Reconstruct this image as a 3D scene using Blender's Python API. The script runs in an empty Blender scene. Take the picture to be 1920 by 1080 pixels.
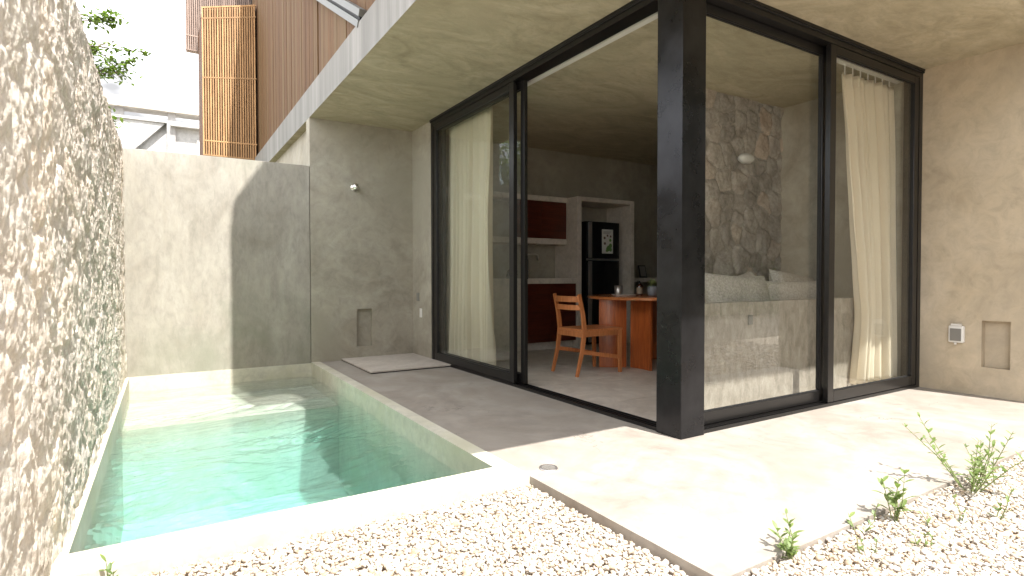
import bpy, math, random
import numpy as np
from mathutils import Vector, Matrix
R = math.radians
scene = bpy.context.scene
COL = scene.collection
rng = random.Random(7)

# ------------------------------------------------------------------ camera
cam_d = bpy.data.cameras.new("camera"); cam = bpy.data.objects.new("camera", cam_d); COL.objects.link(cam)
cam_d.lens = 19.882; cam_d.sensor_width = 36; cam_d.clip_start = 0.02; cam_d.clip_end = 600
yaw, pitch, roll = R(31.622), R(-1.124), R(-0.0807)
F = Vector((math.sin(yaw)*math.cos(pitch), math.cos(yaw)*math.cos(pitch), math.sin(pitch)))
Rt = Vector((math.cos(yaw), -math.sin(yaw), 0)); Up = Rt.cross(F)
r2 = math.cos(roll)*Rt+math.sin(roll)*Up; u2 = -math.sin(roll)*Rt+math.cos(roll)*Up
M = Matrix((r2, u2, -F)).transposed().to_4x4(); M.translation = (-2.686, -2.391, 1.0)
cam.matrix_world = M; scene.camera = cam

# ------------------------------------------------------------------ light
SUN = Vector((-0.09, 0.56, -1.0)).normalized()
elev = math.asin(-SUN.z); az = math.atan2(-SUN.x, -SUN.y)
w = bpy.data.worlds.new("World"); scene.world = w; w.use_nodes = True
nt = w.node_tree; nt.nodes.clear()
N = nt.nodes.new; L = nt.links.new
sky = N('ShaderNodeTexSky'); sky.sky_type = 'NISHITA'; sky.sun_disc = False
sky.sun_elevation = elev; sky.sun_rotation = az; sky.air_density = 1.0; sky.dust_density = 1.6; sky.ozone_density = 1.0
bg = N('ShaderNodeBackground'); bg.inputs[1].default_value = 0.13
bgc = N('ShaderNodeBackground'); bgc.inputs[0].default_value = (0.97, 0.975, 1.0, 1); bgc.inputs[1].default_value = 0.62
tc = N('ShaderNodeTexCoord'); mp = N('ShaderNodeMapping'); mp.inputs['Scale'].default_value = (1.0, 1.0, 2.0); mp.inputs['Location'].default_value = (7.7, 2.2, 1.9)
nz = N('ShaderNodeTexNoise'); nz.inputs['Scale'].default_value = 2.3; nz.inputs['Detail'].default_value = 7; nz.inputs['Roughness'].default_value = 0.56
nz.inputs['Distortion'].default_value = 0.5
cr = N('ShaderNodeValToRGB'); cr.color_ramp.elements[0].position = 0.30; cr.color_ramp.elements[1].position = 0.56
cr.color_ramp.elements[0].color = (0.6, 0.6, 0.6, 1)
mx = N('ShaderNodeMixShader'); out = N('ShaderNodeOutputWorld')
nz2 = N('ShaderNodeTexNoise'); nz2.inputs['Scale'].default_value = 4.6; nz2.inputs['Detail'].default_value = 4
mr = N('ShaderNodeMapRange'); mr.inputs[1].default_value = 0.37; mr.inputs[2].default_value = 0.90; mr.inputs[3].default_value = 0.17; mr.inputs[4].default_value = 2.3
L(tc.outputs['Generated'], mp.inputs[0]); L(mp.outputs[0], nz.inputs['Vector']); L(mp.outputs[0], nz2.inputs['Vector'])
L(nz2.outputs[0], mr.inputs[0]); L(mr.outputs[0], bgc.inputs[1])
L(nz.outputs[0], cr.inputs[0]); L(cr.outputs[0], mx.inputs[0]); L(sky.outputs[0], bg.inputs[0])
L(bg.outputs[0], mx.inputs[1]); L(bgc.outputs[0], mx.inputs[2]); L(mx.outputs[0], out.inputs[0])
sd = bpy.data.lights.new("sun", 'SUN'); sd.energy = 2.4; sd.angle = R(0.55); sd.color = (1.0, 0.96, 0.915)
so = bpy.data.objects.new("sun", sd); COL.objects.link(so); so.location = (0, -8, 14)
so.rotation_euler = SUN.to_track_quat('-Z', 'Y').to_euler()
vs = scene.view_settings; vs.view_transform = 'Standard'; vs.look = 'None'; vs.exposure = 2.22; vs.gamma = 1; vs.use_curve_mapping = False
cy = scene.cycles; cy.use_denoising = True; cy.max_bounces = 12; cy.diffuse_bounces = 5; cy.glossy_bounces = 4
cy.transmission_bounces = 8; cy.transparent_max_bounces = 24; cy.caustics_refractive = True; cy.caustics_reflective = False
cy.sample_clamp_indirect = 6; cy.blur_glossy = 0.5

# ------------------------------------------------------------------ material helpers
def newmat(name):
    m = bpy.data.materials.new(name); m.use_nodes = True
    t = m.node_tree; b = t.nodes['Principled BSDF']
    return m, t, b
def noise(t, scale, detail=5, rough=0.55, vec=None, dist=0.0):
    n = t.nodes.new('ShaderNodeTexNoise'); n.inputs['Scale'].default_value = scale; n.inputs['Detail'].default_value = detail
    n.inputs['Roughness'].default_value = rough; n.inputs['Distortion'].default_value = dist
    if vec is not None: t.links.new(vec, n.inputs['Vector'])
    return n.outputs[0]
def coords(t, sc=(1, 1, 1), rot=(0, 0, 0)):
    c = t.nodes.new('ShaderNodeTexCoord'); m = t.nodes.new('ShaderNodeMapping')
    m.inputs['Scale'].default_value = sc; m.inputs['Rotation'].default_value = rot
    t.links.new(c.outputs['Object'], m.inputs[0]); return m.outputs[0]
def ramp(t, fac, stops):
    r = t.nodes.new('ShaderNodeValToRGB'); e = r.color_ramp.elements
    while len(e) < len(stops): e.new(0.5)
    for k, (p, c) in enumerate(stops): e[k].position = p; e[k].color = (*c, 1)
    t.links.new(fac, r.inputs[0]); return r.outputs[0]
def mix(t, fac, a, b, mode='MIX'):
    m = t.nodes.new('ShaderNodeMix'); m.data_type = 'RGBA'; m.blend_type = mode
    for s, v in ((m.inputs[0], fac), (m.inputs[6], a), (m.inputs[7], b)):
        if isinstance(v, (int, float)): s.default_value = v
        elif isinstance(v, tuple): s.default_value = (*v, 1) if len(v) == 3 else v
        else: t.links.new(v, s)
    return m.outputs[2]
def bump(t, b, h, strength=0.3, dist=0.02):
    n = t.nodes.new('ShaderNodeBump'); n.inputs['Strength'].default_value = strength; n.inputs['Distance'].default_value = dist
    t.links.new(h, n.inputs['Height'])
    prev = b.inputs['Normal'].links[0].from_socket if b.inputs['Normal'].links else None
    if prev: t.links.new(prev, n.inputs['Normal'])
    t.links.new(n.outputs[0], b.inputs['Normal'])
def mrange(t, v, a, b, c, d):
    m = t.nodes.new('ShaderNodeMapRange'); 
    for k, x in enumerate((a, b, c, d)): m.inputs[k+1].default_value = x
    t.links.new(v, m.inputs[0]); return m.outputs[0]

def concrete(name, dark, mid, light, scale=1.6, rough=0.75, stretch=(1, 1, 1), swirl=1.2, bmp=0.25, fine=28, stain=None, stainscale=0.7):
    m, t, b = newmat(name)
    v = coords(t, stretch); v0 = coords(t)
    n1 = noise(t, scale, 9, 0.62, v, swirl)
    c = ramp(t, n1, [(0.30, dark), (0.50, mid), (0.70, light)])
    n2 = noise(t, scale*6.5, 9, 0.72, v, swirl*0.45)
    g = ramp(t, n2, [(0.30, (0.80, 0.80, 0.80)), (0.52, (1, 1, 1)), (0.72, (1.13, 1.12, 1.10))])
    c = mix(t, 1.0, c, g, 'MULTIPLY')
    if stain:
        n3 = noise(t, stainscale, 6, 0.6, v0, 0.8)
        f = mrange(t, n3, 0.50, 0.66, 0.0, 0.75)
        c = mix(t, f, c, stain)
    # small pits
    vo = t.nodes.new('ShaderNodeTexVoronoi'); vo.inputs['Scale'].default_value = 34; t.links.new(v0, vo.inputs['Vector'])
    pit = mrange(t, vo.outputs['Distance'], 0.05, 0.09, 0.72, 1.0)
    c = mix(t, 0.55, c, mix(t, 1.0, c, pit, 'MULTIPLY'))
    t.links.new(c, b.inputs['Base Color'])
    t.links.new(mrange(t, n2, 0.3, 0.7, rough-0.12, rough+0.1), b.inputs['Roughness'])
    b.inputs['Specular IOR Level'].default_value = 0.35
    bump(t, b, n2, bmp, 0.012); bump(t, b, noise(t, fine, 6, 0.7, v0), bmp*0.7, 0.004)
    return m
def simple(name, col, rough=0.5, metal=0.0, nscale=0, namt=0.15, spec=0.5, bmp=0.0, coat=0):
    m, t, b = newmat(name); b.inputs['Roughness'].default_value = rough; b.inputs['Metallic'].default_value = metal
    b.inputs['Specular IOR Level'].default_value = spec; b.inputs['Coat Weight'].default_value = coat
    if nscale:
        n = noise(t, nscale, 6, 0.6, coords(t))
        lo = tuple(x*(1-namt) for x in col); hi = tuple(min(1, x*(1+namt)) for x in col)
        t.links.new(ramp(t, n, [(0.3, lo), (0.7, hi)]), b.inputs['Base Color'])
        t.links.new(mrange(t, n, 0.3, 0.7, max(0.03, rough-0.08), min(1, rough+0.08)), b.inputs['Roughness'])
        if bmp: bump(t, b, n, bmp, 0.01)
    else: b.inputs['Base Color'].default_value = (*col, 1)
    return m
def wood(name, dark, light, axis='Z', rough=0.5, coat=0.0, rnd=0.35, grey=None, sc=1.0):
    m, t, b = newmat(name)
    s = {'Z': (9*sc, 9*sc, 0.7*sc), 'X': (0.7*sc, 9*sc, 9*sc), 'Y': (9*sc, 0.7*sc, 9*sc)}[axis]
    oi = t.nodes.new('ShaderNodeObjectInfo'); c = t.nodes.new('ShaderNodeTexCoord'); mp_ = t.nodes.new('ShaderNodeMapping')
    mp_.inputs['Scale'].default_value = s
    va = t.nodes.new('ShaderNodeVectorMath'); va.operation = 'ADD'
    mu = t.nodes.new('ShaderNodeMath'); mu.operation = 'MULTIPLY'; mu.inputs[1].default_value = 37.0
    t.links.new(oi.outputs['Random'], mu.inputs[0]); t.links.new(c.outputs['Object'], mp_.inputs[0])
    t.links.new(mp_.outputs[0], va.inputs[0]); t.links.new(mu.outputs[0], va.inputs[1])
    n1 = noise(t, 1.2, 8, 0.65, va.outputs[0], 1.0); n2 = noise(t, 7, 6, 0.7, va.outputs[0], 0.3)
    col = ramp(t, n1, [(0.3, dark), (0.68, light)])
    col = mix(t, 0.5, col, ramp(t, n2, [(0.35, tuple(x*0.6 for x in dark)), (0.6, light)]))
    if grey:
        g = mrange(t, oi.outputs['Random'], 0.15, 0.9, 0.15, 0.9)
        col = mix(t, g, col, mix(t, n2, tuple(x*0.7 for x in grey), grey))
    v = mrange(t, oi.outputs['Random'], 0, 1, 1-rnd, 1+rnd*0.6)
    col = mix(t, 1.0, col, v, 'MULTIPLY')
    t.links.new(col, b.inputs['Base Color']); b.inputs['Roughness'].default_value = rough
    b.inputs['Coat Weight'].default_value = coat; b.inputs['Coat Roughness'].default_value = 0.15
    bump(t, b, n2, 0.25, 0.004)
    return m

MAT = {}
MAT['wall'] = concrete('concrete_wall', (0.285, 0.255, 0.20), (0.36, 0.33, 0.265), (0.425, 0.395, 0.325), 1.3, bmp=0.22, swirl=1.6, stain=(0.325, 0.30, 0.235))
MAT['wall_warm'] = concrete('concrete_wall_warm', (0.40, 0.325, 0.225), (0.49, 0.41, 0.295), (0.54, 0.46, 0.345), 1.1, bmp=0.22, swirl=1.4, stain=(0.37, 0.315, 0.235))
MAT['garden_wall'] = concrete('garden_wall_render', (0.28, 0.255, 0.21), (0.35, 0.325, 0.275), (0.42, 0.395, 0.34), 1.7, stretch=(1.6, 1.6, 0.7), bmp=0.25, swirl=0.8, stain=(0.24, 0.245, 0.19))
MAT['soffit'] = concrete('soffit_concrete', (0.36, 0.31, 0.21), (0.46, 0.405, 0.285), (0.55, 0.495, 0.365), 1.2, stretch=(1, 1.8, 1), bmp=0.3, swirl=2.6, stain=(0.42, 0.37, 0.26))
MAT['fascia'] = concrete('fascia_concrete', (0.17, 0.165, 0.155), (0.225, 0.22, 0.205), (0.30, 0.29, 0.275), 1.6, stretch=(3, 3.2, 0.12), bmp=0.2, swirl=0.3)
MAT['deck'] = concrete('deck_concrete', (0.25, 0.215, 0.18), (0.32, 0.286, 0.248), (0.375, 0.345, 0.308), 1.0, rough=0.6, bmp=0.12, swirl=1.5, stain=(0.268, 0.232, 0.195), stainscale=1.1)
def cracks(m, sc, amt):
    t = m.node_tree; b = t.nodes['Principled BSDF']; src = b.inputs['Base Color'].links[0].from_socket; v = coords(t)
    wv = t.nodes.new('ShaderNodeVectorMath'); wv.operation = 'ADD'; nn = t.nodes.new('ShaderNodeTexNoise'); nn.inputs['Scale'].default_value = 2.2; nn.inputs['Detail'].default_value = 6
    t.links.new(v, nn.inputs['Vector']); t.links.new(v, wv.inputs[0]); t.links.new(nn.outputs['Color'], wv.inputs[1])
    vo = t.nodes.new('ShaderNodeTexVoronoi'); vo.feature = 'DISTANCE_TO_EDGE'; vo.inputs['Scale'].default_value = sc; t.links.new(wv.outputs[0], vo.inputs['Vector'])
    ln = mrange(t, vo.outputs['Distance'], 0.0008, 0.0035, 1.0, 0.0); msk = mrange(t, noise(t, 1.7, 3, 0.5, v), 0.5, 0.6, 0.0, amt)
    mm = t.nodes.new('ShaderNodeMath'); mm.operation = 'MULTIPLY'; t.links.new(ln, mm.inputs[0]); t.links.new(msk, mm.inputs[1])
    t.links.new(mix(t, mm.outputs[0], src, (0.10, 0.085, 0.07)), b.inputs['Base Color'])
cracks(MAT['deck'], 0.8, 0.55)
MAT['floor_in'] = concrete('interior_stone', (0.38, 0.33, 0.28), (0.50, 0.45, 0.39), (0.60, 0.55, 0.49), 2.2, rough=0.42, bmp=0.05, swirl=1.8)
MAT['plaster'] = concrete('pool_plaster', (0.50, 0.47, 0.38), (0.58, 0.555, 0.46), (0.64, 0.62, 0.53), 2.2, rough=0.6, bmp=0.08, swirl=1.0, stain=(0.52, 0.50, 0.36), stainscale=1.6)
MAT['pale'] = concrete('pale_cement', (0.50, 0.44, 0.37), (0.60, 0.54, 0.465), (0.66, 0.60, 0.53), 2.5, rough=0.6, bmp=0.08)
MAT['bench'] = concrete('bench_cement', (0.24, 0.21, 0.17), (0.34, 0.30, 0.25), (0.44, 0.395, 0.335), 11, rough=0.7, bmp=0.35, stretch=(1.6, 1.6, 0.7), swirl=0.5)
MAT['grey_band'] = concrete('grey_concrete', (0.26, 0.25, 0.24), (0.33, 0.32, 0.31), (0.39, 0.38, 0.37), 2, bmp=0.1)
MAT['opp'] = concrete('mossy_boundary_render', (0.07, 0.065, 0.045), (0.11, 0.10, 0.07), (0.15, 0.135, 0.10), 1.3, bmp=0.2)
MAT['white_render'] = concrete('white_render', (0.34, 0.335, 0.325), (0.41, 0.405, 0.395), (0.47, 0.465, 0.455), 2, rough=0.8, bmp=0.1)
MAT['steel'] = simple('dark_steel', (0.034, 0.034, 0.037), 0.30, 0.80, 3.5, 0.4, 0.5, 0.05)
MAT['frame'] = simple('bronze_aluminium', (0.013, 0.012, 0.0115), 0.30, 0.20, 0, 0.12)
MAT['gasket'] = simple('black_gasket', (0.008, 0.008, 0.008), 0.7)
MAT['track'] = simple('track_aluminium', (0.45, 0.44, 0.43), 0.35, 0.8)
MAT['white_plastic'] = simple('white_plastic', (0.72, 0.70, 0.66), 0.4)
MAT['grey_plastic'] = simple('grey_plastic', (0.20, 0.19, 0.17), 0.5)
MAT['chrome'] = simple('chrome', (0.80, 0.78, 0.74), 0.30, 1.0)
MAT['brace'] = simple('grey_painted_steel', (0.17, 0.175, 0.165), 0.5, 0.3, 6, 0.2)
MAT['black'] = simple('black_gloss', (0.008, 0.008, 0.009), 0.16, 0, spec=0.5)
MAT['silver'] = simple('brushed_silver', (0.50, 0.47, 0.45), 0.38, 0.9)
MAT['dark_void'] = simple('dark_backing', (0.03, 0.022, 0.016), 0.9)
MAT['mahogany'] = wood('mahogany', (0.035, 0.007, 0.004), (0.125, 0.024, 0.011), 'X', 0.35, 0.1, 0.3)
MAT['teak'] = wood('teak_table', (0.27, 0.055, 0.012), (0.50, 0.135, 0.032), 'Z', 0.32, 0.3, 0.12)
MAT['teak_top'] = wood('teak_top', (0.32, 0.09, 0.025), (0.50, 0.17, 0.05), 'Y', 0.25, 0.4, 0.05)
MAT['chair'] = wood('chair_wood', (0.40, 0.125, 0.038), (0.60, 0.225, 0.080), 'Z', 0.45, 0.1, 0.12)
MAT['slat'] = wood('warm_slat_wood', (0.32, 0.165, 0.065), (0.52, 0.31, 0.14), 'Z', 0.6, 0, 0.3)
MAT['slat_grey'] = wood('pinkish_slat_wood', (0.22, 0.15, 0.12), (0.36, 0.27, 0.22), 'Z', 0.7, 0, 0.25)
MAT['board'] = wood('weathered_boards', (0.095, 0.034, 0.007), (0.185, 0.080, 0.018), 'Z', 0.8, 0, 0.30, grey=(0.135, 0.085, 0.036))
MAT['cushion'] = simple('linen_cushion', (0.40, 0.36, 0.31), 0.95, 0, 70, 0.30, 0.2, 0.5)

def cloth():
    m, t, b = newmat('curtain_linen')
    n = noise(t, 240, 2, 0.5, coords(t, (1, 1, 0.4)))
    col = ramp(t, n, [(0.3, (0.86, 0.76, 0.59)), (0.7, (0.92, 0.84, 0.69))])
    t.links.new(col, b.inputs['Base Color']); b.inputs['Roughness'].default_value = 0.95; b.inputs['Specular IOR Level'].default_value = 0.1
    tr = t.nodes.new('ShaderNodeBsdfTranslucent'); t.links.new(col, tr.inputs[0])
    ms = t.nodes.new('ShaderNodeMixShader'); ms.inputs[0].default_value = 0.20
    o = t.nodes['Material Output']; t.links.new(b.outputs[0], ms.inputs[1]); t.links.new(tr.outputs[0], ms.inputs[2]); t.links.new(ms.outputs[0], o.inputs[0])
    return m
MAT['cloth'] = cloth()
def glass():
    m, t, b = newmat('window_glass'); t.nodes.remove(b)
    lw = t.nodes.new('ShaderNodeLayerWeight'); lw.inputs[0].default_value = 0.5
    p = t.nodes.new('ShaderNodeMath'); p.operation = 'POWER'; p.inputs[1].default_value = 5.0
    t.links.new(lw.outputs['Facing'], p.inputs[0])
    f = mrange(t, p.outputs[0], 0, 1, 0.045, 1.0)
    tr = t.nodes.new('ShaderNodeBsdfTransparent'); tr.inputs[0].default_value = (0.98, 0.99, 0.98, 1)
    gl = t.nodes.new('ShaderNodeBsdfGlossy'); gl.inputs['Roughness'].default_value = 0.0
    ms = t.nodes.new('ShaderNodeMixShader'); t.links.new(f, ms.inputs[0]); t.links.new(tr.outputs[0], ms.inputs[1]); t.links.new(gl.outputs[0], ms.inputs[2])
    t.links.new(ms.outputs[0], t.nodes['Material Output'].inputs[0]); return m
MAT['glass'] = glass()
def water():
    m, t, b = newmat('pool_water'); t.nodes.remove(b); o = t.nodes['Material Output']
    g = t.nodes.new('ShaderNodeBsdfRefraction'); g.inputs['IOR'].default_value = 1.333; g.inputs['Roughness'].default_value = 0
    gl = t.nodes.new('ShaderNodeBsdfGlossy'); gl.inputs['Roughness'].default_value = 0.02
    lw = t.nodes.new('ShaderNodeLayerWeight'); lw.inputs[0].default_value = 0.5
    p = t.nodes.new('ShaderNodeMath'); p.operation = 'POWER'; p.inputs[1].default_value = 4.0; t.links.new(lw.outputs['Facing'], p.inputs[0])
    f = mrange(t, p.outputs[0], 0, 1, 0.025, 1.0)
    tr = t.nodes.new('ShaderNodeBsdfTransparent')
    m1 = t.nodes.new('ShaderNodeMixShader'); m1.inputs[0].default_value = 0.72
    t.links.new(g.outputs[0], m1.inputs[1]); t.links.new(tr.outputs[0], m1.inputs[2])
    ms = t.nodes.new('ShaderNodeMixShader')
    t.links.new(f, ms.inputs[0]); t.links.new(m1.outputs[0], ms.inputs[1]); t.links.new(gl.outputs[0], ms.inputs[2])
    t.links.new(ms.outputs[0], o.inputs['Surface'])
    va = t.nodes.new('ShaderNodeVolumeAbsorption'); va.inputs[0].default_value = (0.26, 0.90, 0.93, 1); va.inputs[1].default_value = 0.44
    t.links.new(va.outputs[0], o.inputs['Volume'])
    return m
MAT['water'] = water()
def stone(name, cols, rnd=0.35, fine=1.0):
    m, t, b = newmat(name); v = coords(t); oi = t.nodes.new('ShaderNodeObjectInfo')
    n1 = noise(t, 5, 8, 0.65, v, 0.6); n2 = noise(t, 38*fine, 6, 0.7, v)
    c = ramp(t, n1, [(0.32, cols[0]), (0.5, cols[1]), (0.66, cols[2])])
    c = mix(t, mrange(t, oi.outputs['Random'], 0.68, 1.0, 0.0, 0.55), c, cols[3])
    c = mix(t, mrange(t, noise(t, 1.6, 5, 0.6, v), 0.52, 0.66, 0, 0.5), c, cols[4])
    g = ramp(t, n2, [(0.3, (0.80, 0.79, 0.78)), (0.62, (1.06, 1.06, 1.05))])
    c = mix(t, 1.0, c, g, 'MULTIPLY'); c = mix(t, 1.0, c, mrange(t, oi.outputs['Random'], 0, 1, 1-rnd, 1+rnd*0.35), 'MULTIPLY')
    t.links.new(c, b.inputs['Base Color']); b.inputs['Roughness'].default_value = 0.92; b.inputs['Specular IOR Level'].default_value = 0.2
    bump(t, b, n2, 0.55, 0.012); bump(t, b, noise(t, 110*fine, 5, 0.75, v), 0.6, 0.005)
    return m
MAT['stone'] = stone('limestone', [(0.70, 0.615, 0.515), (0.79, 0.715, 0.625), (0.84, 0.785, 0.71), (0.78, 0.65, 0.52), (0.72, 0.68, 0.59)], 0.16)
MAT['mortar'] = stone('lime_mortar', [(0.66, 0.58, 0.49), (0.76, 0.685, 0.60), (0.82, 0.76, 0.68), (0.74, 0.62, 0.5), (0.67, 0.63, 0.54)], 0.0)
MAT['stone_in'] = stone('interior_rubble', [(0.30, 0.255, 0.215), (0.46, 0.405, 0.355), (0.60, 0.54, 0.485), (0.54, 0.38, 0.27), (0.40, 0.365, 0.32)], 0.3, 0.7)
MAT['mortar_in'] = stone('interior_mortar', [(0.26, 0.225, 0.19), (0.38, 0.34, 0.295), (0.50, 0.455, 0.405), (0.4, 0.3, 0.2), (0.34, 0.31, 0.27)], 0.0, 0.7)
def pebble():
    m, t, b = newmat('pebble')
    a = t.nodes.new('ShaderNodeVertexColor'); a.layer_name = 'Col'
    n = noise(t, 60, 4, 0.6, coords(t))
    c = mix(t, 1.0, a.outputs[0], ramp(t, n, [(0.3, (0.82, 0.80, 0.78)), (0.65, (1.04, 1.03, 1.02))]), 'MULTIPLY')
    t.links.new(c, b.inputs['Base Color']); b.inputs['Roughness'].default_value = 0.8; b.inputs['Specular IOR Level'].default_value = 0.3
    return m
MAT['pebble'] = pebble()
MAT['soil'] = simple('sandy_soil', (0.52, 0.45, 0.37), 0.95, 0, 30, 0.35, 0.2, 0.4)
def leafmat(name, a, c):
    m, t, b = newmat(name); g = t.nodes.new('ShaderNodeNewGeometry')
    col = ramp(t, g.outputs['Random Per Island'], [(0.0, a), (1.0, c)])
    t.links.new(col, b.inputs['Base Color']); b.inputs['Roughness'].default_value = 0.5
    tr = t.nodes.new('ShaderNodeBsdfTranslucent'); t.links.new(mix(t, 1.0, col, (1.3, 1.5, 0.8), 'MULTIPLY'), tr.inputs[0])
    ms = t.nodes.new('ShaderNodeMixShader'); ms.inputs[0].default_value = 0.35; o = t.nodes['Material Output']
    t.links.new(b.outputs[0], ms.inputs[1]); t.links.new(tr.outputs[0], ms.inputs[2]); t.links.new(ms.outputs[0], o.inputs[0]); return m
MAT['leaf'] = leafmat('tree_leaf', (0.05, 0.10, 0.02), (0.20, 0.26, 0.07))
MAT['weed'] = leafmat('weed_leaf', (0.10, 0.16, 0.05), (0.22, 0.28, 0.10))
MAT['bark'] = simple('bark', (0.16, 0.12, 0.085), 0.9, 0, 25, 0.35, 0.2, 0.4)
MAT['stem'] = simple('green_stem', (0.20, 0.24, 0.09), 0.6)

# ------------------------------------------------------------------ mesh helpers
class MB:
    def __init__(s): s.v = []; s.f = []; s.m = []
    def quad(s, *p, m=0):
        i = len(s.v); s.v += [tuple(q) for q in p]; s.f.append(tuple(range(i, i+len(p)))); s.m.append(m); return s
    def box(s, x0, x1, y0, y1, z0, z1, m=0, mat=None):
        i = len(s.v)
        p = [(x0, y0, z0), (x1, y0, z0), (x1, y1, z0), (x0, y1, z0), (x0, y0, z1), (x1, y0, z1), (x1, y1, z1), (x0, y1, z1)]
        if mat is not None: p = [tuple(mat @ Vector(q)) for q in p]
        s.v += p
        for f in ((0, 3, 2, 1), (4, 5, 6, 7), (0, 1, 5, 4), (1, 2, 6, 5), (2, 3, 7, 6), (3, 0, 4, 7)):
            s.f.append(tuple(i+k for k in f)); s.m.append(m)
        return s
    def bar(s, a, b, wd, th, up=(0, 0, 1), wd2=None, th2=None):
        a = Vector(a); b = Vector(b); d = (b-a).normalized(); u = Vector(up)
        if abs(d.dot(u)) > 0.99: u = Vector((0, 1, 0))
        x = d.cross(u).normalized(); y = x.cross(d).normalized(); i = len(s.v)
        for c, w_, t_ in ((a, wd, th), (b, wd2 or wd, th2 or th)):
            for sx, sy in ((-1, -1), (1, -1), (1, 1), (-1, 1)): s.v.append(tuple(c+x*sx*w_/2+y*sy*t_/2))
        for f in ((0, 1, 2, 3), (7, 6, 5, 4), (0, 4, 5, 1), (1, 5, 6, 2), (2, 6, 7, 3), (3, 7, 4, 0)):
            s.f.append(tuple(i+k for k in f)); s.m.append(0)
        return s
    def tube(s, pts, r, n=8, cap=True):
        pts = [Vector(p) for p in pts]; rs = r if isinstance(r, (list, tuple)) else [r]*len(pts); i = len(s.v)
        for k, p in enumerate(pts):
            d = (pts[min(k+1, len(pts)-1)]-pts[max(k-1, 0)]).normalized(); u = Vector((0, 0, 1)) if abs(d.z) < 0.95 else Vector((1, 0, 0))
            x = d.cross(u).normalized(); y = x.cross(d)
            for j in range(n):
                a = 2*math.pi*j/n; s.v.append(tuple(p+(x*math.cos(a)+y*math.sin(a))*rs[k]))
        for k in range(len(pts)-1):
            for j in range(n):
                s.f.append((i+k*n+j, i+k*n+(j+1) % n, i+(k+1)*n+(j+1) % n, i+(k+1)*n+j)); s.m.append(0)
        if cap:
            s.f.append(tuple(i+j for j in range(n))[::-1]); s.m.append(0)
            s.f.append(tuple(i+(len(pts)-1)*n+j for j in range(n))); s.m.append(0)
        return s
    def lathe(s, prof, c=(0, 0, 0), n=28):
        i = len(s.v)
        for (r, z) in prof:
            for j in range(n):
                a = 2*math.pi*j/n; s.v.append((c[0]+r*math.cos(a), c[1]+r*math.sin(a), c[2]+z))
        for k in range(len(prof)-1):
            for j in range(n):
                s.f.append((i+k*n+j, i+k*n+(j+1) % n, i+(k+1)*n+(j+1) % n, i+(k+1)*n+j)); s.m.append(0)
        return s
    def build(s, name, mats, parent=None, origin=(0, 0, 0), smooth=False, bevel=0, label=None):
        o_ = Vector(origin)
        me = bpy.data.meshes.new(name); me.from_pydata([tuple(Vector(p)-o_) for p in s.v], [], s.f)
        for m in (mats if isinstance(mats, (list, tuple)) else [mats]): me.materials.append(m)
        me.polygons.foreach_set('material_index', s.m)
        me.polygons.foreach_set('use_smooth', [smooth]*len(s.f)); me.update()
        o = bpy.data.objects.new(name, me); COL.objects.link(o)
        if parent: o.parent = parent
        else: o.location = o_
        if bevel:
            bv = o.modifiers.new('bevel', 'BEVEL'); bv.width = bevel; bv.segments = 2; bv.limit_method = 'ANGLE'; bv.harden_normals = False
        if label: o['label'] = label
        return o
def tag(o, label=None, cat=None, group=None, kind=None):
    if label: o['label'] = label
    if cat: o['category'] = cat
    if group: o['group'] = group
    if kind: o['kind'] = kind
    return o
def thing(name, loc, label, cat, group=None, rz=0):
    o = bpy.data.objects.new(name, None); o.empty_display_size = 0.1; COL.objects.link(o); o.location = loc; o.rotation_euler.z = rz
    return tag(o, label, cat, group)
def inst(src, name, parent, loc=(0, 0, 0), rot=(0, 0, 0), scale=(1, 1, 1)):
    o = src.copy(); o.name = name; COL.objects.link(o); o.parent = parent; o.location = loc; o.rotation_euler = rot; o.scale = scale
    return o
Z0 = (0, 0, 0)

# numpy gradient-free value noise (smooth) and fractal sum
def vnoise(p, seed=0):
    pi = np.floor(p).astype(np.int64); f = p-pi; f = f*f*f*(f*(f*6-15)+10)
    def h(ix, iy, iz):
        n = ix*374761393+iy*668265263+iz*2147483647+seed*1274126177
        n = (n ^ (n >> 13))*1274126177 & 0x7fffffff; n = (n ^ (n >> 16)) & 0xffffff
        return n/float(0xffffff)
    r = 0
    for dx in (0, 1):
        for dy in (0, 1):
            for dz in (0, 1):
                wgt = (f[..., 0] if dx else 1-f[..., 0])*(f[..., 1] if dy else 1-f[..., 1])*(f[..., 2] if dz else 1-f[..., 2])
                r = r+wgt*h(pi[..., 0]+dx, pi[..., 1]+dy, pi[..., 2]+dz)
    return r*2-1
def fbm(p, octv=4, gain=0.5, seed=0):
    a = 1; r = 0; t = 0
    for k in range(octv): r = r+a*vnoise(p*(2.03**k)+17.3*k, seed+k); t += a; a *= gain
    return r/t

# ================================================================== SETTING
def struct(o): o['kind'] = 'structure'; return o
g = MB()
for (x0, x1, y0, y1) in ((-150, -3.15, -150, 150), (-1.12, 150, -150, 150), (-3.15, -1.12, -150, -0.02), (-3.15, -1.12, 4.5, 150)):
    g.quad((x0, y0, -0.062), (x1, y0, -0.062), (x1, y1, -0.062), (x0, y1, -0.062))
struct(g.build('ground', MAT['soil']))
struct(MB().box(-20, -1.23, 4.63, 18.9, -0.075, -0.055).build('unseen_ground', simple('dark_ground', (0.05, 0.065, 0.03), 0.95, 0, 8, 0.4, 0.2, 0.4)))  # unseen dark ground added to cut light bounced onto the slab underside
# deck: polished concrete pavement with a real edge
dk = MB(); dk.box(-1.131, 3.132, -1.18, 0.015, -0.16, 0.0); dk.box(-1.131, 0.015, 0.015, 4.445, -0.16, 0.0)
struct(dk.build('deck_pavement', MAT['deck']))
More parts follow.
